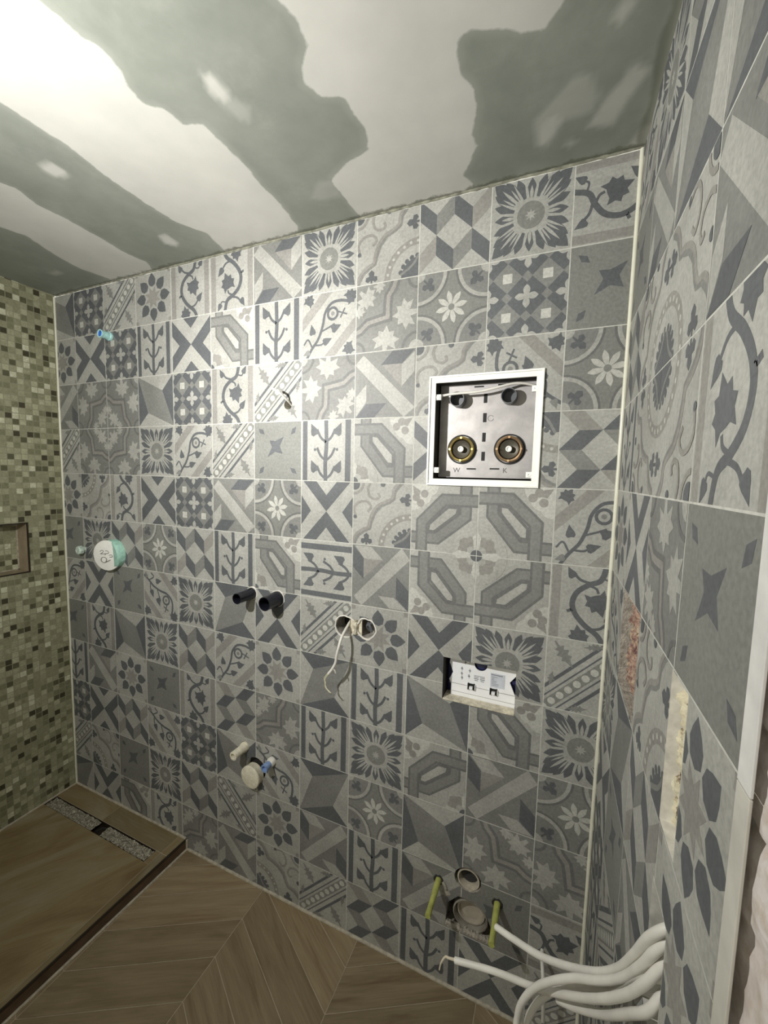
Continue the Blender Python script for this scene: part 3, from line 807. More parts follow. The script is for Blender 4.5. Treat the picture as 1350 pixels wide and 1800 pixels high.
tc = x.n('ShaderNodeTexCoord'); s3 = x.n('ShaderNodeSeparateXYZ'); x.l(tc.outputs['Object'], s3.inputs[0])
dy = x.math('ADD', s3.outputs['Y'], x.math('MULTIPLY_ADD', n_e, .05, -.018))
back_dark = x.math('MULTIPLY_ADD', dy, 110.0, .8, True)  # darker ragged band next to the back wall
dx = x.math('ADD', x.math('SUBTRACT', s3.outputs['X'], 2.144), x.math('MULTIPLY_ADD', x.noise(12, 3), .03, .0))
right_shade = x.math('MULTIPLY', x.math('MULTIPLY_ADD', dx, 120.0, .8, True), .8)  # bare board strip at the right wall, its shadow mixed into the colour
x.col(x.mix(x.math('MULTIPLY', x.math('MAXIMUM', back_dark, right_shade), .75), cc, (.10, .105, .075)))
x.rough(.62); x.bump(x.math('ADD', x.math('MULTIPLY', mk, .8), x.math('MULTIPLY', n_e, .2)), .35, .0012)
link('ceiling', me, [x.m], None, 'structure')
# rough filler bead under the ceiling along the tiles
bm = bmesh.new()
tube(bm, [(-.13 + .038 * i, .002 - .001 * random.random(), 2.3975 + .001 * math.sin(i * 1.7) * random.random()) for i in range(61)], .0035, 8, 3, jit=.5)
bm_obj('trim_15', bm, simple('dusty_filler_bead', (.20, .20, .155), .9, var=.5, scale=40), None, 'structure', smooth=True)
# rest of the room shell, behind the camera
M['paint'] = simple('bare_plaster', (.55, .54, .48), .9, var=.1, scale=6)
quads('wall_front', [([(-.16, -2.3, 0), (.7, -2.3, 0), (.7, -2.3, 2.4), (-.16, -2.3, 2.4)], 0), ([(.7, -2.3, 2.1), (2.26, -2.3, 2.1), (2.26, -2.3, 2.4), (.7, -2.3, 2.4)], 0), ([(2.0, -2.3, 0), (2.26, -2.3, 0), (2.26, -2.3, 2.1), (2.0, -2.3, 2.1)], 0)], [M['paint']])  # wide opening added to let the world fill light in

# ------------------------------------------------------------------ niche frame
M['niche_rev'] = simple('tan_porcelain_reveal', (.30, .24, .16), .45, var=.2, scale=18)
t = empty('wall_niche', (XL, -.375, NZ0), 'recessed niche with dark metal edge in the mosaic wall', 'niche')
def local(o, root):
    o.matrix_parent_inverse = Matrix.Translation(-root.location); return o
bm = bmesh.new()
for q in ([(XL, NY0, NZ0), (XL, NY1, NZ0), (xb, NY1, NZ0), (xb, NY0, NZ0)], [(XL, NY0, NZ1), (XL, NY1, NZ1), (xb, NY1, NZ1), (xb, NY0, NZ1)],
          [(XL, NY1, NZ0), (XL, NY1, NZ1), (xb, NY1, NZ1), (xb, NY1, NZ0)], [(XL, NY0, NZ0), (XL, NY0, NZ1), (xb, NY0, NZ1), (xb, NY0, NZ0)]):
    bm.faces.new([bm.verts.new(p) for p in q])
local(bm_obj('reveal', bm, M['niche_rev'], t), t)
bm = bmesh.new(); w_ = .005
box(bm, XL - .003, XL + .002, NY0, NY1 + w_, NZ1, NZ1 + w_); box(bm, XL - .003, XL + .002, NY0, NY1 + w_, NZ0 - w_, NZ0); box(bm, XL - .003, XL + .002, NY1, NY1 + w_, NZ0, NZ1)
local(bm_obj('edge_profile', bm, M['profile_dark'], t), t)
bm = bmesh.new(); w_ = .004
box(bm, xb, xb + .004, NY0, NY1, NZ0, NZ0 + w_); box(bm, xb, xb + .004, NY1 - w_, NY1, NZ0, NZ1)
local(bm_obj('inner_joint', bm, M['caulk'], t), t)

# ------------------------------------------------------------------ shower drain
x = MT('galvanised_drain_with_debris')
x.col(x.ramp(x.noise(150, 4, .7), [(.35, (.12, .10, .07)), (.5, (.34, .31, .24)), (.62, (.62, .6, .5)), (.75, (.85, .83, .75))]))
x.rough(.5); x.b.inputs['Metallic'].default_value = .3; x.bump(x.noise(220, 3), .8, .003); M['drain_metal'] = x.m
t = empty('linear_drain', (.208, -.12, .02), 'long metal shower drain channel without its cover, in the raised floor', 'drain')
bm = bmesh.new()
def open_box(bm, x0, x1, y0, y1, z0, z1):
    q = [(x0, y0), (x1, y0), (x1, y1), (x0, y1)]; lo = [bm.verts.new((a, b, z0)) for a, b in q]; hi = [bm.verts.new((a, b, z1)) for a, b in q]
    for i in range(4): bm.faces.new((lo[i], lo[(i + 1) % 4], hi[(i + 1) % 4], hi[i]))
    bm.faces.new(lo)
open_box(bm, DX0, DX1, DY0, DY1, .020, TZ)
local(bm_obj('channel', bm, M['profile_dark'], t), t)
def lumpy(x0, x1, y0, y1, z, seed):
    bm = bmesh.new(); n1, n2 = int((x1 - x0) / .005), 10; g = []
    for i in range(n1 + 1):
        g.append([])
        for j in range(n2 + 1):
            px, py = x0 + (x1 - x0) * i / n1, y0 + (y1 - y0) * j / n2
            g[-1].append(bm.verts.new((px, py, z + .006 * mnoise.noise(Vector((px * 70, py * 70, seed))) + .003 * mnoise.noise(Vector((px * 200, py * 200, seed))))))
    for i in range(n1):
        for j in range(n2): bm.faces.new((g[i][j], g[i + 1][j], g[i + 1][j + 1], g[i][j + 1]))
    return bm
local(bm_obj('mesh_liner', lumpy(DX0 + .003, .205, DY0 + .002, DY1 - .002, .040, 1), M['drain_metal'], t, smooth=True), t)
local(bm_obj('mesh_liner', lumpy(.262, DX1 - .003, DY0 + .004, DY1 - .003, .040, 4), M['drain_metal'], t, smooth=True), t)
bm = bmesh.new(); lathe(bm, (.234, -.119, .014), (0, 0, 1), [(0, 0), (0, .018), (.012, .020), (.012, .024), (.006, .024)], 20)
local(bm_obj('outlet', bm, M['dark_cavity'], t, smooth=True), t)

# ------------------------------------------------------------------ valve box
M['white_plastic'] = simple('white_plastic', (.93, .93, .88), .38, var=.05)
M['galv'] = simple('galvanised_plate', (.42, .40, .39), .45, metal=.25, var=.18, scale=25, bump=.15, bscale=90)
M['grey_pipe'] = simple('dark_grey_pipe', (.11, .115, .125), .35, var=.1)
M['black'] = simple('black_void', (.008, .008, .008), .7, var=.1)
M['brass'] = simple('yellow_brass', (.75, .58, .22), .28, metal=.9, var=.1, scale=60)
M['copper'] = simple('reddish_brass', (.62, .42, .25), .3, metal=.85, var=.15, scale=60)
M['cartridge'] = simple('dark_brass_cartridge', (.09, .08, .06), .4, metal=.4, var=.2)
M['cable_white'] = simple('white_cable_sheath', (.70, .68, .62), .45, var=.1, scale=18)
BX0, BX1, BZ0, BZ1 = 1.645, 1.956, 1.599, 1.911
t = empty('shower_valve_box', (1.80, 0, BZ0), 'square white framed recessed box with two brass valves in the patterned wall', 'valve box')
def frame2(bm, x0, x1, z0, z1, w, y0, y1):
    box(bm, x0, x1, y0, y1, z1 - w, z1); box(bm, x0, x1, y0, y1, z0, z0 + w); box(bm, x0, x0 + w, y0, y1, z0 + w, z1 - w); box(bm, x1 - w, x1, y0, y1, z0 + w, z1 - w)
bm = bmesh.new()
frame2(bm, BX0, BX1, BZ0, BZ1, .005, -.008, .0); frame2(bm, BX0 + .005, BX1 - .005, BZ0 + .005, BZ1 - .005, .014, -.0035, .002)
local(bm_obj('frame', bm, M['white_plastic'], t, bevel=.0008), t)
bm = bmesh.new()
px0, px1, pz0, pz1 = BX0 + .020, BX1 - .018, BZ0 + .024, BZ1 - .016
box(bm, px0, px1, .050, .052, pz0, pz1)
pt = local(bm_obj('back_plate', bm, M['galv'], t), t)
for z in (1.852, 1.797, 1.741, 1.686):
    bm = bmesh.new(); box(bm, 1.793, 1.803, .0490, .0504, z - .013, z + .013); bm_obj('slot', bm, M['black'], pt, bevel=.003)
for x_, z in ((1.765, 1.649), (1.832, 1.650), (1.778, 1.886), (1.845, 1.888)):
    bm = bmesh.new(); box(bm, x_ - .0135, x_ + .0135, .0490, .0504, z - .002, z + .002); bm_obj('slot', bm, M['black'], pt)
M['pencil'] = simple('pencil_mark', (.16, .15, .15), .7)
for ch, x_, z in (('W', 1.711, 1.638), ('K', 1.855, 1.639)):
    c = bpy.data.curves.new('t', 'FONT'); c.body = ch; c.size = .020; c.extrude = .0001
    to = bpy.data.objects.new('t', c); COL.objects.link(to); dg = bpy.context.evaluated_depsgraph_get()
    me = bpy.data.meshes.new_from_object(to.evaluated_get(dg)); bpy.data.objects.remove(to)
    me.transform(Matrix.Translation((x_, .0495, z)) @ Matrix.Rotation(PI / 2, 4, 'X'))
    me.materials.clear(); o = link('pencil_letter', me, M['pencil'], pt)
bm = bmesh.new()
tube(bm, [(1.815 + .008 * math.cos(a / 8), .0495, 1.795 + .008 * math.sin(a / 8)) for a in range(4, 50)], .0006, 5, 0)
o = bm_obj('pencil_ring', bm, M['pencil'], pt)
for x_, z_, mm, lb in ((1.735, 1.706, 'brass', 'bright yellow brass valve over the letter W'), (1.871, 1.706, 'copper', 'reddish brass valve over the letter K')):
    bm = bmesh.new()
    lathe(bm, (x_, .0495, z_), (0, -1, 0), [(0, .043), (.003, .043), (.003, .039), (.0, .039)], 36)
    v0 = local(bm_obj('valve', bm, M['black'], t, smooth=True), t); v0['label'] = lb
    bm = bmesh.new(); lathe(bm, (x_, .0495, z_), (0, -1, 0), [(.0, .037), (.012, .037), (.014, .034), (.012, .030), (.004, .029), (0, .029)], 36)
    for k in range(4):
        a = PI / 2 * k; lathe(bm, (x_ + .033 * math.cos(a), .035, z_ + .033 * math.sin(a)), (0, -1, 0), [(0, .0035), (.003, .0035), (.003, 0)], 8)
    o = bm_obj('valve_ring', bm, M[mm], v0, smooth=True)
    bm = bmesh.new(); lathe(bm, (x_, .052, z_), (0, -1, 0), [(.002, .029), (.008, .026), (.004, .017), (.003, .010), (.010, .010), (.018, .0085), (.019, .006), (.014, .0045), (.014, 0)], 28)
    o = bm_obj('valve_cartridge', bm, M['cartridge'], v0, smooth=True)
    bm = bmesh.new(); lathe(bm, (x_, .038, z_), (0, -1, 0), [(.0, .0085), (.006, .0085), (.007, .006), (.002, .0045), (.002, 0)], 20)
    bm_obj('valve_nub', bm, M['white_plastic'], v0, smooth=True)
for x_, z_ in ((1.722, 1.848), (1.866, 1.850)):
    bm = bmesh.new(); lathe(bm, (x_, .051, z_), (0, -1, 0), [(0, .021), (.036, .021), (.036, .019), (.002, .018), (.002, 0)], 28)
    local(bm_obj('stub_pipe', bm, M['grey_pipe'], t, smooth=True), t)
for x_, z_ in ((BX0 + .026, 1.853), (BX1 - .022, 1.862), (BX0 + .026, 1.643), (BX1 - .026, 1.634)):
    bm = bmesh.new(); box(bm, x_ - .008, x_ + .008, .002, .012, z_ - .008, z_ + .008); lathe(bm, (x_, .002, z_), (0, -1, 0), [(0, .006), (.002, .0055), (.002, .002), (0, .0018), (0, 0)], 14)
    local(bm_obj('screw_tab', bm, M['white_plastic'], t, bevel=.001), t)
bm = bmesh.new(); tube(bm, [(1.672, .016, 1.858), (1.70, .012, 1.861), (1.726, .010, 1.862), (1.786, .010, 1.864), (1.835, .013, 1.873), (1.875, .020, 1.882), (1.905, .027, 1.882), (1.932, .036, 1.876)], .0036, 10)
tag(bm_obj('cable', bm, M['cable_white'], smooth=True), 'white cable running across the top of the square valve box', 'cable')

# ------------------------------------------------------------------ concealed cistern opening
M['navy'] = simple('navy_plastic', (.015, .018, .09), .3, var=.1)
M['panel'] = simple('white_panel', (.93, .94, .95), .35, var=.03)
M['ink'] = simple('grey_print', (.25, .26, .29), .6)
FY = .036
t = empty('cistern_access_panel', (1.82, FY, .952), 'white printed panel inside the rectangular opening for the toilet flush plate', 'panel')
out = [(1.733, .949), (1.734, .985), (1.7275, .999), (1.7385, 1.024), (1.7275, 1.052), (1.731, 1.084), (1.803, 1.084)] + \
      [(1.822 - .019 * math.cos(PI * i / 12), 1.063 - .019 * math.sin(PI * i / 12)) for i in range(13)] + \
      [(1.841, 1.084), (1.9255, 1.084), (1.9255, 1.052), (1.907, 1.027), (1.9255, .985), (1.9255, .949)]
bm = bmesh.new(); lo = [bm.verts.new((a, FY, b)) for a, b in out]; hi = [bm.verts.new((a, FY + .003, b)) for a, b in out]
bm.faces.new(lo); bm.faces.new(hi[::-1])
for i in range(len(lo)): bm.faces.new((lo[i], lo[(i + 1) % len(lo)], hi[(i + 1) % len(lo)], hi[i]))
local(bm_obj('panel_board', bm, M['panel'], t), t)
bm = bmesh.new(); box(bm, 1.728, 1.926, FY - .0015, FY, .9895, .9905); box(bm, 1.736, 1.924, FY - .001, FY, .964, .9648)
local(bm_obj('fold_line', bm, M['galv'], t), t)
for x_, z_ in ((1.796, .992), (1.862, .991)):
    bm = bmesh.new(); box(bm, x_ - .0105, x_ - .007, FY - .006, FY, z_ - .011, z_ + .008); box(bm, x_ + .007, x_ + .0105, FY - .006, FY, z_ - .011, z_ + .008); box(bm, x_ - .007, x_ + .007, FY - .001, FY - .0005, z_ - .011, z_ + .007)
    cl = local(bm_obj('clip', bm, M['black'], t), t)
    bm = bmesh.new(); box(bm, x_ - .005, x_ + .005, FY - .009, FY - .001, z_ - .007, z_ - .001); box(bm, x_ - .0125, x_ - .0105, FY - .005, FY, z_ - .009, z_ + .006); box(bm, x_ + .0105, x_ + .0125, FY - .005, FY, z_ - .009, z_ + .006)
    o = bm_obj('latch', bm, M['panel'], cl)
bm = bmesh.new(); box(bm, 1.852, 1.893, FY - .0008, FY, 1.003, 1.046)
lb_ = local(bm_obj('sticker', bm, simple('pale_grey_sticker', (.62, .65, .72), .5), t), t)
bm = bmesh.new()
box(bm, 1.853, 1.887, FY - .0014, FY - .0008, 1.040, 1.0425)
for i in range(7): box(bm, 1.855, 1.862 + .024 * random.random(), FY - .0013, FY - .0008, 1.034 - .0042 * i, 1.0350 - .0042 * i)
o = bm_obj('sticker_print', bm, M['ink'], lb_)
bm = bmesh.new()
def b2(x0, x1, z0, z1): box(bm, x0, x1, FY - .0006, FY, z0, z1)
for x_, z_, s in ((1.766, 1.040, 1), (1.766, 1.024, 1), (1.767, 1.011, 1), (1.79, 1.038, 0), (1.788, 1.020, 1), (1.776, 1.062, 0), (1.789, 1.067, 0)):
    b2(x_ - .0035, x_ + .0035, z_ - .0012, z_ + .0012); b2(x_ - .0008, x_ + .0008, z_ - .006, z_ + .006)
    if s: b2(x_ - .003, x_ + .0015, z_ + .003, z_ + .0045)
for x0 in (1.803, 1.821): b2(x0, x0 + .014, 1.016, 1.0185); b2(x0, x0 + .014, 1.0215, 1.0235); b2(x0 + .002, x0 + .012, 1.011, 1.013)
b2(1.803, 1.835, 1.026, 1.0275)
local(bm_obj('print', bm, M['ink'], t), t)
bm = bmesh.new(); box(bm, 1.7165, 1.9258, .055, .085, .951, 1.082)
local(bm_obj('cistern_tank', bm, M['navy'], t, bevel=.004), t)
bm = bmesh.new(); lathe(bm, (1.822, .056, 1.060), (0, -1, 0), [(0, .018), (.012, .016), (.013, .008), (.010, 0)], 24)
local(bm_obj('flush_knob', bm, M['navy'], t, smooth=True), t)
bm = bmesh.new(); lathe(bm, (1.918, .056, 1.026), (0, -1, 0), [(0, .008), (.012, .006), (.012, 0)], 16)
local(bm_obj('flush_knob', bm, M['navy'], t, smooth=True), t)
bm = bmesh.new(); box(bm, 1.7170, 1.9255, .0, .035, .9501, .9525)
local(bm_obj('sill_board', bm, M['plaster'], t, bevel=.0008), t)

# ------------------------------------------------------------------ twin socket boxes
M['grey_box'] = simple('dusty_socket_box', (.30, .28, .25), .7, var=.4, scale=50)
for cx, cz, r, lb, dep in ((1.377, 1.119, .0345, 'open round socket box with a cable, left one of the pair in the patterned wall', .055), (1.455, 1.123, .031, 'empty round socket box, right one of the pair in the patterned wall', .040)):
    t = empty('socket_box', (cx, 0, cz), lb, 'socket box')
    bm = bmesh.new(); lathe(bm, (cx, .001, cz), (0, 1, 0), [(0, r + .003), (0, r), (dep * .35, r * .96), (dep, r * .93)] + ([(dep, 0)] if r < .033 else []), 30)
    local(bm_obj('cup', bm, M['grey_box'], t, smooth=True), t)
    bm = bmesh.new(); lathe(bm, (cx, 0.0, cz), (0, -1, 0), [(-.002, r + .007), (.0015, r + .005), (.002, r + .002), (-.002, r)], 40, jit=.12, seed=cx * 30)
    local(bm_obj('plaster_collar', bm, M['white_edge'], t, smooth=True), t)
    if r < .033:
        bm = bmesh.new()
        tube(bm, [(cx - .012, .036, cz + .016), (cx + .004, .02, cz + .006), (cx + .012, .022, cz - .012)], .006, 8); tube(bm, [(cx + .0, .036, cz - .018), (cx - .01, .024, cz), (cx + .01, .026, cz + .014)], .005, 8)
        local(bm_obj('tape_wad', bm, M['grey_pipe'], t, smooth=True), t)
bm = bmesh.new(); tube(bm, [(1.412, .001, 1.144), (1.416, .0, 1.125), (1.415, .0, 1.10)], .010, 8, jit=.5)
tag(bm_obj('plaster_blob', bm, M['plaster'], smooth=True), 'cream plaster lump bridging the two round socket boxes', 'plaster')
t = empty('loose_cable', (1.385, -.06, 1.08), 'white cable hanging from the left round socket box with its stripped wires', 'cable')
CB = [(1.395, .045, 1.150), (1.389, .015, 1.132), (1.391, -.02, 1.118), (1.392, -.05, 1.100), (1.390, -.062, 1.077), (1.385, -.066, 1.05), (1.380, -.066, 1.021), (1.368, -.066, .997), (1.354, -.065, .978)]
bm = bmesh.new(); tube(bm, CB, .0046, 10); tube(bm, [(1.371, -.067, 1.0), (1.377, -.064, .993), (1.379, -.062, .984)], .0022, 6)
local(bm_obj('sheath', bm, M['cable_white'], t, smooth=True), t)
for o_, lb in ((0, None), (.004, None)):
    bm = bmesh.new(); tube(bm, [(1.356 - o_, -.065, .980), (1.344 - o_ * 1.5, -.064, .962 - o_), (1.340 + o_ * .8, -.064, .945), (1.345 - o_, -.063, .930), (1.349 + o_ * 2, -.062, .922 - o_ * 2), (1.362, -.062 + o_, .913)][:6 if not o_ else 5], .0016, 6)
    local(bm_obj('wire', bm, simple('bare_cream_wire', (.62, .60, .42), .5), t, smooth=True), t)

# cable out of the small hole
bm = bmesh.new(); tube(bm, [(1.148, .04, 1.842), (1.150, .01, 1.858), (1.150, -.02, 1.872), (1.143, -.045, 1.888), (1.121, -.058, 1.901)], .0038, 10)
tag(bm_obj('cable', bm, M['cable_white'], smooth=True), 'short white cable poking out of the small hole near the bright spot', 'cable')

# ------------------------------------------------------------------ black waste stubs
M['black_pipe'] = simple('glossy_black_pipe', (.012, .013, .02), .22, var=.2)
for cx, cz, r, L, lb in ((.984, 1.177, .0195, .078, 'thinner black pipe stub, left one of the pair on the patterned wall'), (1.101, 1.174, .0245, .073, 'wider black pipe stub, right one of the pair on the patterned wall')):
    t = empty('pipe_stub', (cx, 0, cz), lb, 'pipe', None)
    bm = bmesh.new(); lathe(bm, (cx, .015, cz), (0, -1, 0), [(0, r * 1.12), (.035, r * 1.10), (.040, r), (L + .015, r), (L + .015, r * .88), (.01, r * .86), (.01, 0)], 32)
    local(bm_obj('pipe', bm, M['black_pipe'], t, smooth=True), t)
    bm = bmesh.new(); lathe(bm, (cx, 0, cz), (0, -1, 0), [(-.004, r + .008), (.002, r + .005), (.0015, r + .001)], 26, jit=.22, seed=cx * 9)
    local(bm_obj('mortar_ring', bm, M['white_edge'], t, smooth=True), t)

# ------------------------------------------------------------------ small stubs and caps
M['cream_cap'] = simple('dusty_cream_cap', (.72, .68, .54), .7, var=.15, scale=70, bump=.4)
M['white_cap'] = simple('chalk_white_cap', (.84, .84, .78), .6, var=.06, bump=.15)
M['mint'] = simple('mint_green_plastic', (.34, .58, .48), .5, var=.2, scale=60)
M['blue'] = simple('blue_plastic', (.05, .16, .55), .4, var=.15)
M['cyan'] = simple('pale_cyan_plastic', (.40, .68, .66), .4, var=.25, scale=90)
# big round cap
t = empty('capped_pipe', (.222, 0, 1.252), 'large round white pipe cap with mint green rim on the patterned wall', 'cap')
ax = Vector((.62, -.78, .05)).normalized()
bm = bmesh.new(); lathe(bm, (.226, .012, 1.254), (-.10, -1, -.05), [(0, .062), (.032, .064), (.040, .058), (.040, 0)], 36, jit=.02)
local(bm_obj('cap_body', bm, M['mint'], t, smooth=True), t)
bm = bmesh.new(); lathe(bm, (.212, -.026, 1.248), (.22, -1, -.05), [(0, .064), (.006, .068), (.011, .066), (.013, .056), (.014, 0)], 40)
fc = local(bm_obj('cap_face', bm, M['white_cap'], t, smooth=True), t)
bm = bmesh.new(); d, u_, w_2 = frame_axes((.22, -1, -.05)); cc0 = Vector((.212, -.026, 1.248)) + d * .0146
right = Vector((1, .22, 0)).normalized(); up = Vector((0, 0, 1))
def scr(pts): tube(bm, [cc0 + right * a + up * b for a, b in pts], .0012, 5, 6)
scr([(-.028, .018), (-.018, .024), (-.010, .020), (-.018, .012), (-.026, .008), (-.014, .008), (.0, .010)])
scr([(.0, .022), (.012, .022), (.016, .014), (.004, .010), (-.004, .004)]); scr([(.018, .004), (.03, .006), (.034, -.002), (.020, -.004)])
scr([(-.004, -.006), (-.018, -.008), (-.024, -.020), (-.014, -.03), (.0, -.026), (.004, -.014), (-.004, -.006)]); scr([(-.008, -.03), (.008, -.024), (.024, -.016)])
o = bm_obj('pencil_scribble', bm, M['pencil'], fc, smooth=True)
# small capped stub beside it
bm = bmesh.new(); lathe(bm, (.002, .0, 1.249), (0, -1, 0), [(0, .015), (.012, .015), (.013, .020), (.028, .020), (.031, .016), (.031, 0)], 8)
tag(bm_obj('pipe_plug', bm, simple('pale_mint_plug', (.55, .66, .58), .5, var=.3, scale=90)), 'small pale green plug beside the large white cap near the mosaic wall', 'plug')
# cyan tube with blue bore, high left
t = empty('water_outlet', (.237, 0, 2.179), 'short cyan tube with blue bore, high on the patterned wall at left', 'pipe')
bm = bmesh.new(); lathe(bm, (.237, .0, 2.179), (0, -1, 0), [(0, .018), (.008, .018), (.010, .0155), (.038, .0155), (.038, .0165), (.044, .0165), (.044, .0125), (.03, .0125)], 24)
local(bm_obj('tube', bm, M['cyan'], t, smooth=True), t)
bm = bmesh.new(); lathe(bm, (.237, 0, 2.179), (0, -1, 0), [(.041, .0124), (.032, .011), (.032, 0)], 20)
local(bm_obj('plug', bm, M['blue'], t, smooth=True), t)
# lower trio
t = empty('water_outlet', (.944, 0, .563), 'cream plaster-covered tube stub, upper left of the low group of three', 'pipe')
bm = bmesh.new(); lathe(bm, (.944, .01, .563), (0, -1, 0), [(0, .019), (.02, .018), (.03, .0145), (.072, .0160), (.073, .011), (.055, .010), (.055, 0)], 22, jit=.12)
local(bm_obj('tube', bm, M['cream_cap'], t, smooth=True), t)
t = empty('water_outlet', (1.075, 0, .544), 'short tube with pale blue end, right one of the low group of three', 'pipe')
bm = bmesh.new(); lathe(bm, (1.075, .01, .544), (0, -1, 0), [(0, .017), (.022, .0165), (.028, .0125)], 22, jit=.08)
local(bm_obj('sleeve', bm, M['white_edge'], t, smooth=True), t)
bm = bmesh.new(); lathe(bm, (1.075, .01, .544), (0, -1, 0), [(.024, .0125), (.040, .0128), (.041, .0145), (.056, .0145), (.056, .010), (.045, .009), (.045, 0)], 22)
local(bm_obj('blue_end', bm, simple('pale_blue_plastic', (.22, .32, .55), .4, var=.2, scale=70), t, smooth=True), t)
t = empty('capped_pipe', (1.0, 0, .49), 'round dusty cream pipe cap, lowest of the group of three', 'cap')
bm = bmesh.new(); lathe(bm, (.992, .006, .468), (-.05, -1, -.02), [(0, .040), (.022, .041), (.026, .044), (.032, .043), (.034, .038), (.035, 0)], 36, jit=.012)
local(bm_obj('cap_body', bm, M['cream_cap'], t, smooth=True), t)
# ------------------------------------------------------------------ toilet connections
M['lime'] = simple('yellow_green_sleeve', (.42, .44, .12), .5, var=.2, scale=60)
for x_, z_, lb in ((1.727, .351, 'yellow green sleeved bolt left of the toilet drain hole'), (1.908, .354, 'yellow green sleeved bolt right of the toilet drain hole')):
    t = empty('toilet_bolt', (x_, 0, z_), lb, 'bolt')
    bm = bmesh.new(); lathe(bm, (x_, .0, z_), (0, -1, 0), [(0, .0095), (.05, .0092), (.054, .0082), (.105, .0082), (.108, .0090), (.118, .0085), (.118, 0)], 16)
    local(bm_obj('sleeve', bm, M['lime'], t, smooth=True), t)
    bm = bmesh.new(); lathe(bm, (x_, -.0005, z_), (0, -1, 0), [(.0, .017), (.002, .015), (.0, .009)], 18, jit=.2)
    local(bm_obj('rim', bm, M['dark_cavity'], t, smooth=True), t)
t = empty('toilet_drain_pipe', (1.825, .0, .262), 'wide capped grey drain pipe set in a broken hole low on the wall', 'drain pipe')
bm = bmesh.new(); lathe(bm, (1.828, .072, .262), (0, -1, 0), [(0, .052), (.062, .054), (.064, .050), (.050, .047), (.028, .046)], 40)
local(bm_obj('pipe_collar', bm, simple('taupe_seal', (.26, .24, .20), .5, var=.3), t, smooth=True), t)
bm = bmesh.new(); lathe(bm, (1.828, .072, .262), (0, -1, 0), [(.026, .046), (.048, .043), (.049, .038), (.036, .036), (.035, 0)], 36)
local(bm_obj('plug', bm, simple('dusty_taupe_plug', (.40, .36, .29), .65, var=.12, scale=40, bump=.2), t, smooth=True), t)
t = empty('flush_pipe', (1.818, 0, .39), 'smaller grey flush pipe with pale rim above the toilet drain', 'pipe')
bm = bmesh.new(); lathe(bm, (1.819, .056, .388), (0, -1, 0), [(0, .030), (.044, .032), (.046, .034), (.052, .034), (.052, .030), (.03, .028), (.028, 0)], 32)
local(bm_obj('pipe', bm, simple('pale_taupe_pipe', (.50, .45, .36), .55, var=.25, scale=50), t, smooth=True), t)
bm = bmesh.new(); lathe(bm, (1.819, .056, .388), (0, -1, 0), [(.030, .0275), (.034, .024), (.031, .012), (.032, 0)], 24)
local(bm_obj('seal', bm, M['dark_cavity'], t, smooth=True), t)
bm = bmesh.new()
for i in range(16):
    px = 1.757 + .0098 * i; lathe(bm, (px, .012, .2085 + .004 * random.random()), (0, -1, 0), [(0, 0), (.001, .009), (.010, .008 + .004 * random.random()), (.014, 0)], 7, jit=.5, seed=i)
tag(bm_obj('mortar_crumbs', bm, M['dirty_plaster']), 'grey crumbled mortar along the bottom edge of the drain hole', 'mortar')['kind'] = 'stuff'
bm = bmesh.new(); lathe(bm, (1.752, .004, .318), (0, -1, 0), [(0, .018), (.004, .016), (.006, .008), (.006, 0)], 12, jit=.3, seed=2); tube(bm, [(1.741, -.002, .352), (1.748, -.004, .345), (1.752, -.003, .335)], .005, 8, jit=.3)
tag(bm_obj('mortar_patch', bm, M['dirty_plaster'], smooth=True), 'small grey mortar patch between the left bolt and the drain pipe', 'mortar')
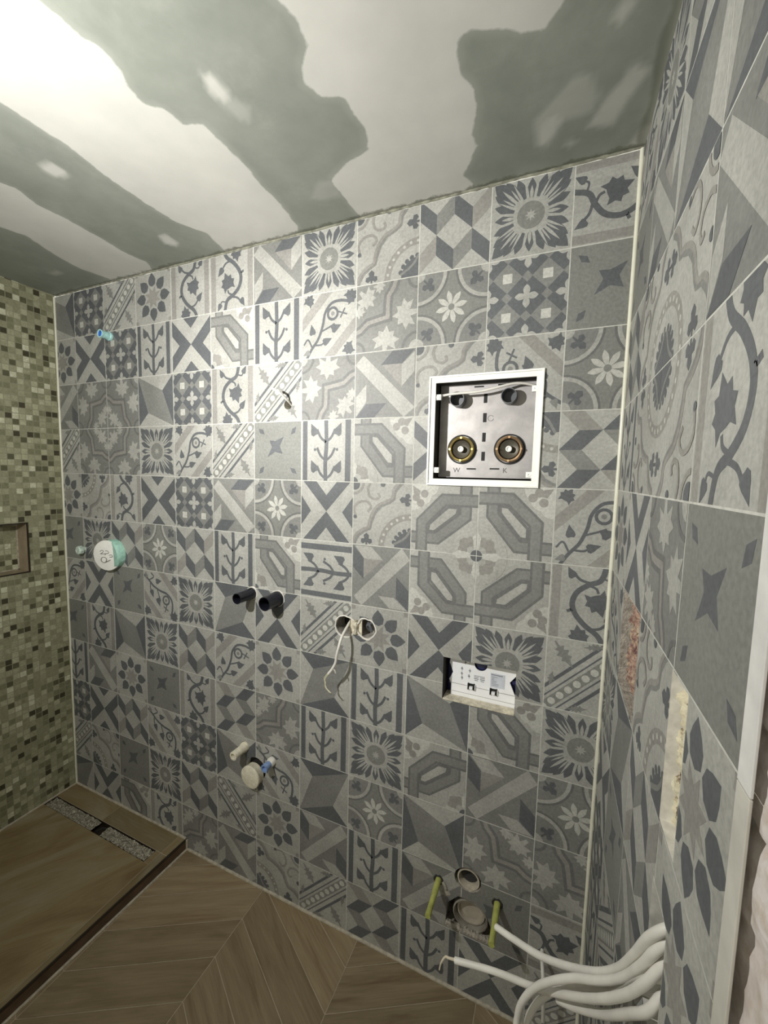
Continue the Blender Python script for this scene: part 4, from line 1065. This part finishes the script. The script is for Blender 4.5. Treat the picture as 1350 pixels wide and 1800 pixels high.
# ------------------------------------------------------------------ cables from the lower slot in the right wall
def tail(z): return [(2.150, -.640, z), (2.168, -.628, z - .004), (2.188, -.618, z - .01)]
CAB = [
 ([(1.941, -.396, .737), (1.977, -.422, .758), (2.022, -.465, .80), (2.063, -.502, .848), (2.097, -.542, .907), (2.117, -.572, .962), (2.126, -.61, 1.035), (2.133, -.635, 1.090)] + tail(1.116), 'white cable with clean cut end pointing at the toilet bolts'),
 ([(1.866, -.415, .646), (1.945, -.422, .673), (2.016, -.473, .746), (2.063, -.531, .834), (2.095, -.576, .907), (2.118, -.614, .977), (2.133, -.638, 1.035)] + tail(1.072), 'white cable with stripped bent wire tip, longest of the bundle'),
 ([(1.990, -.493, .652), (1.991, -.489, .691), (1.997, -.493, .732), (2.015, -.502, .781), (2.039, -.52, .831), (2.069, -.536, .874), (2.096, -.558, .913), (2.118, -.587, .966), (2.130, -.622, 1.034), (2.137, -.638, 1.075)] + tail(1.098), 'white cable arching down out of the frame, outer of the two arches'),
 ([(2.007, -.474, .656), (2.01, -.47, .683), (2.026, -.48, .737), (2.054, -.495, .795), (2.086, -.52, .85), (2.114, -.561, .917), (2.128, -.606, .998)] + tail(1.052), 'white cable arching down out of the frame, inner of the two arches'),
 ([(2.052, -.498, .776), (2.076, -.527, .815), (2.106, -.573, .885), (2.124, -.615, .955), (2.136, -.640, 1.0)] + tail(1.030), 'lowest white cable of the bundle, cut short below the others')]
for pts, lb in CAB:
    t = empty('power_cable', pts[0], lb, 'cable', 'white cables from the slot in the right wall')
    bm = bmesh.new(); tube(bm, pts, .00575, 14, jit=.05); local(bm_obj('sheath', bm, M['cable_white'], t, smooth=True), t)
    if 'stripped' in lb:
        bm = bmesh.new(); tube(bm, [(1.872, -.415, .648), (1.853, -.412, .640), (1.845, -.410, .636), (1.838, -.414, .624), (1.835, -.416, .608)], lambda s: .0028 * (1 - .5 * s), 8)
        local(bm_obj('wire', bm, simple('stripped_wire', (.62, .55, .42), .5), t, smooth=True), t)
    else:
        d = (Vector(pts[0]) - Vector(pts[1])).normalized(); bm = bmesh.new(); lathe(bm, Vector(pts[0]) - d * .001, d, [(0, .0040), (.0016, .0038), (.0016, 0)], 10)
        local(bm_obj('wire_core', bm, simple('cable_core', (.55, .52, .45), .5), t, smooth=True), t)
bm = bmesh.new(); tube(bm, [(2.038, .01, .27), (2.038, -.02, .268), (2.042, -.05, .255), (2.045, -.06, .22), (2.048, -.06, .17), (2.05, -.055, .12)], .005, 8)
tag(bm_obj('cable', bm, M['cable_white'], smooth=True), 'thin pale cable hanging at the back wall behind the white cable bundle', 'cable')
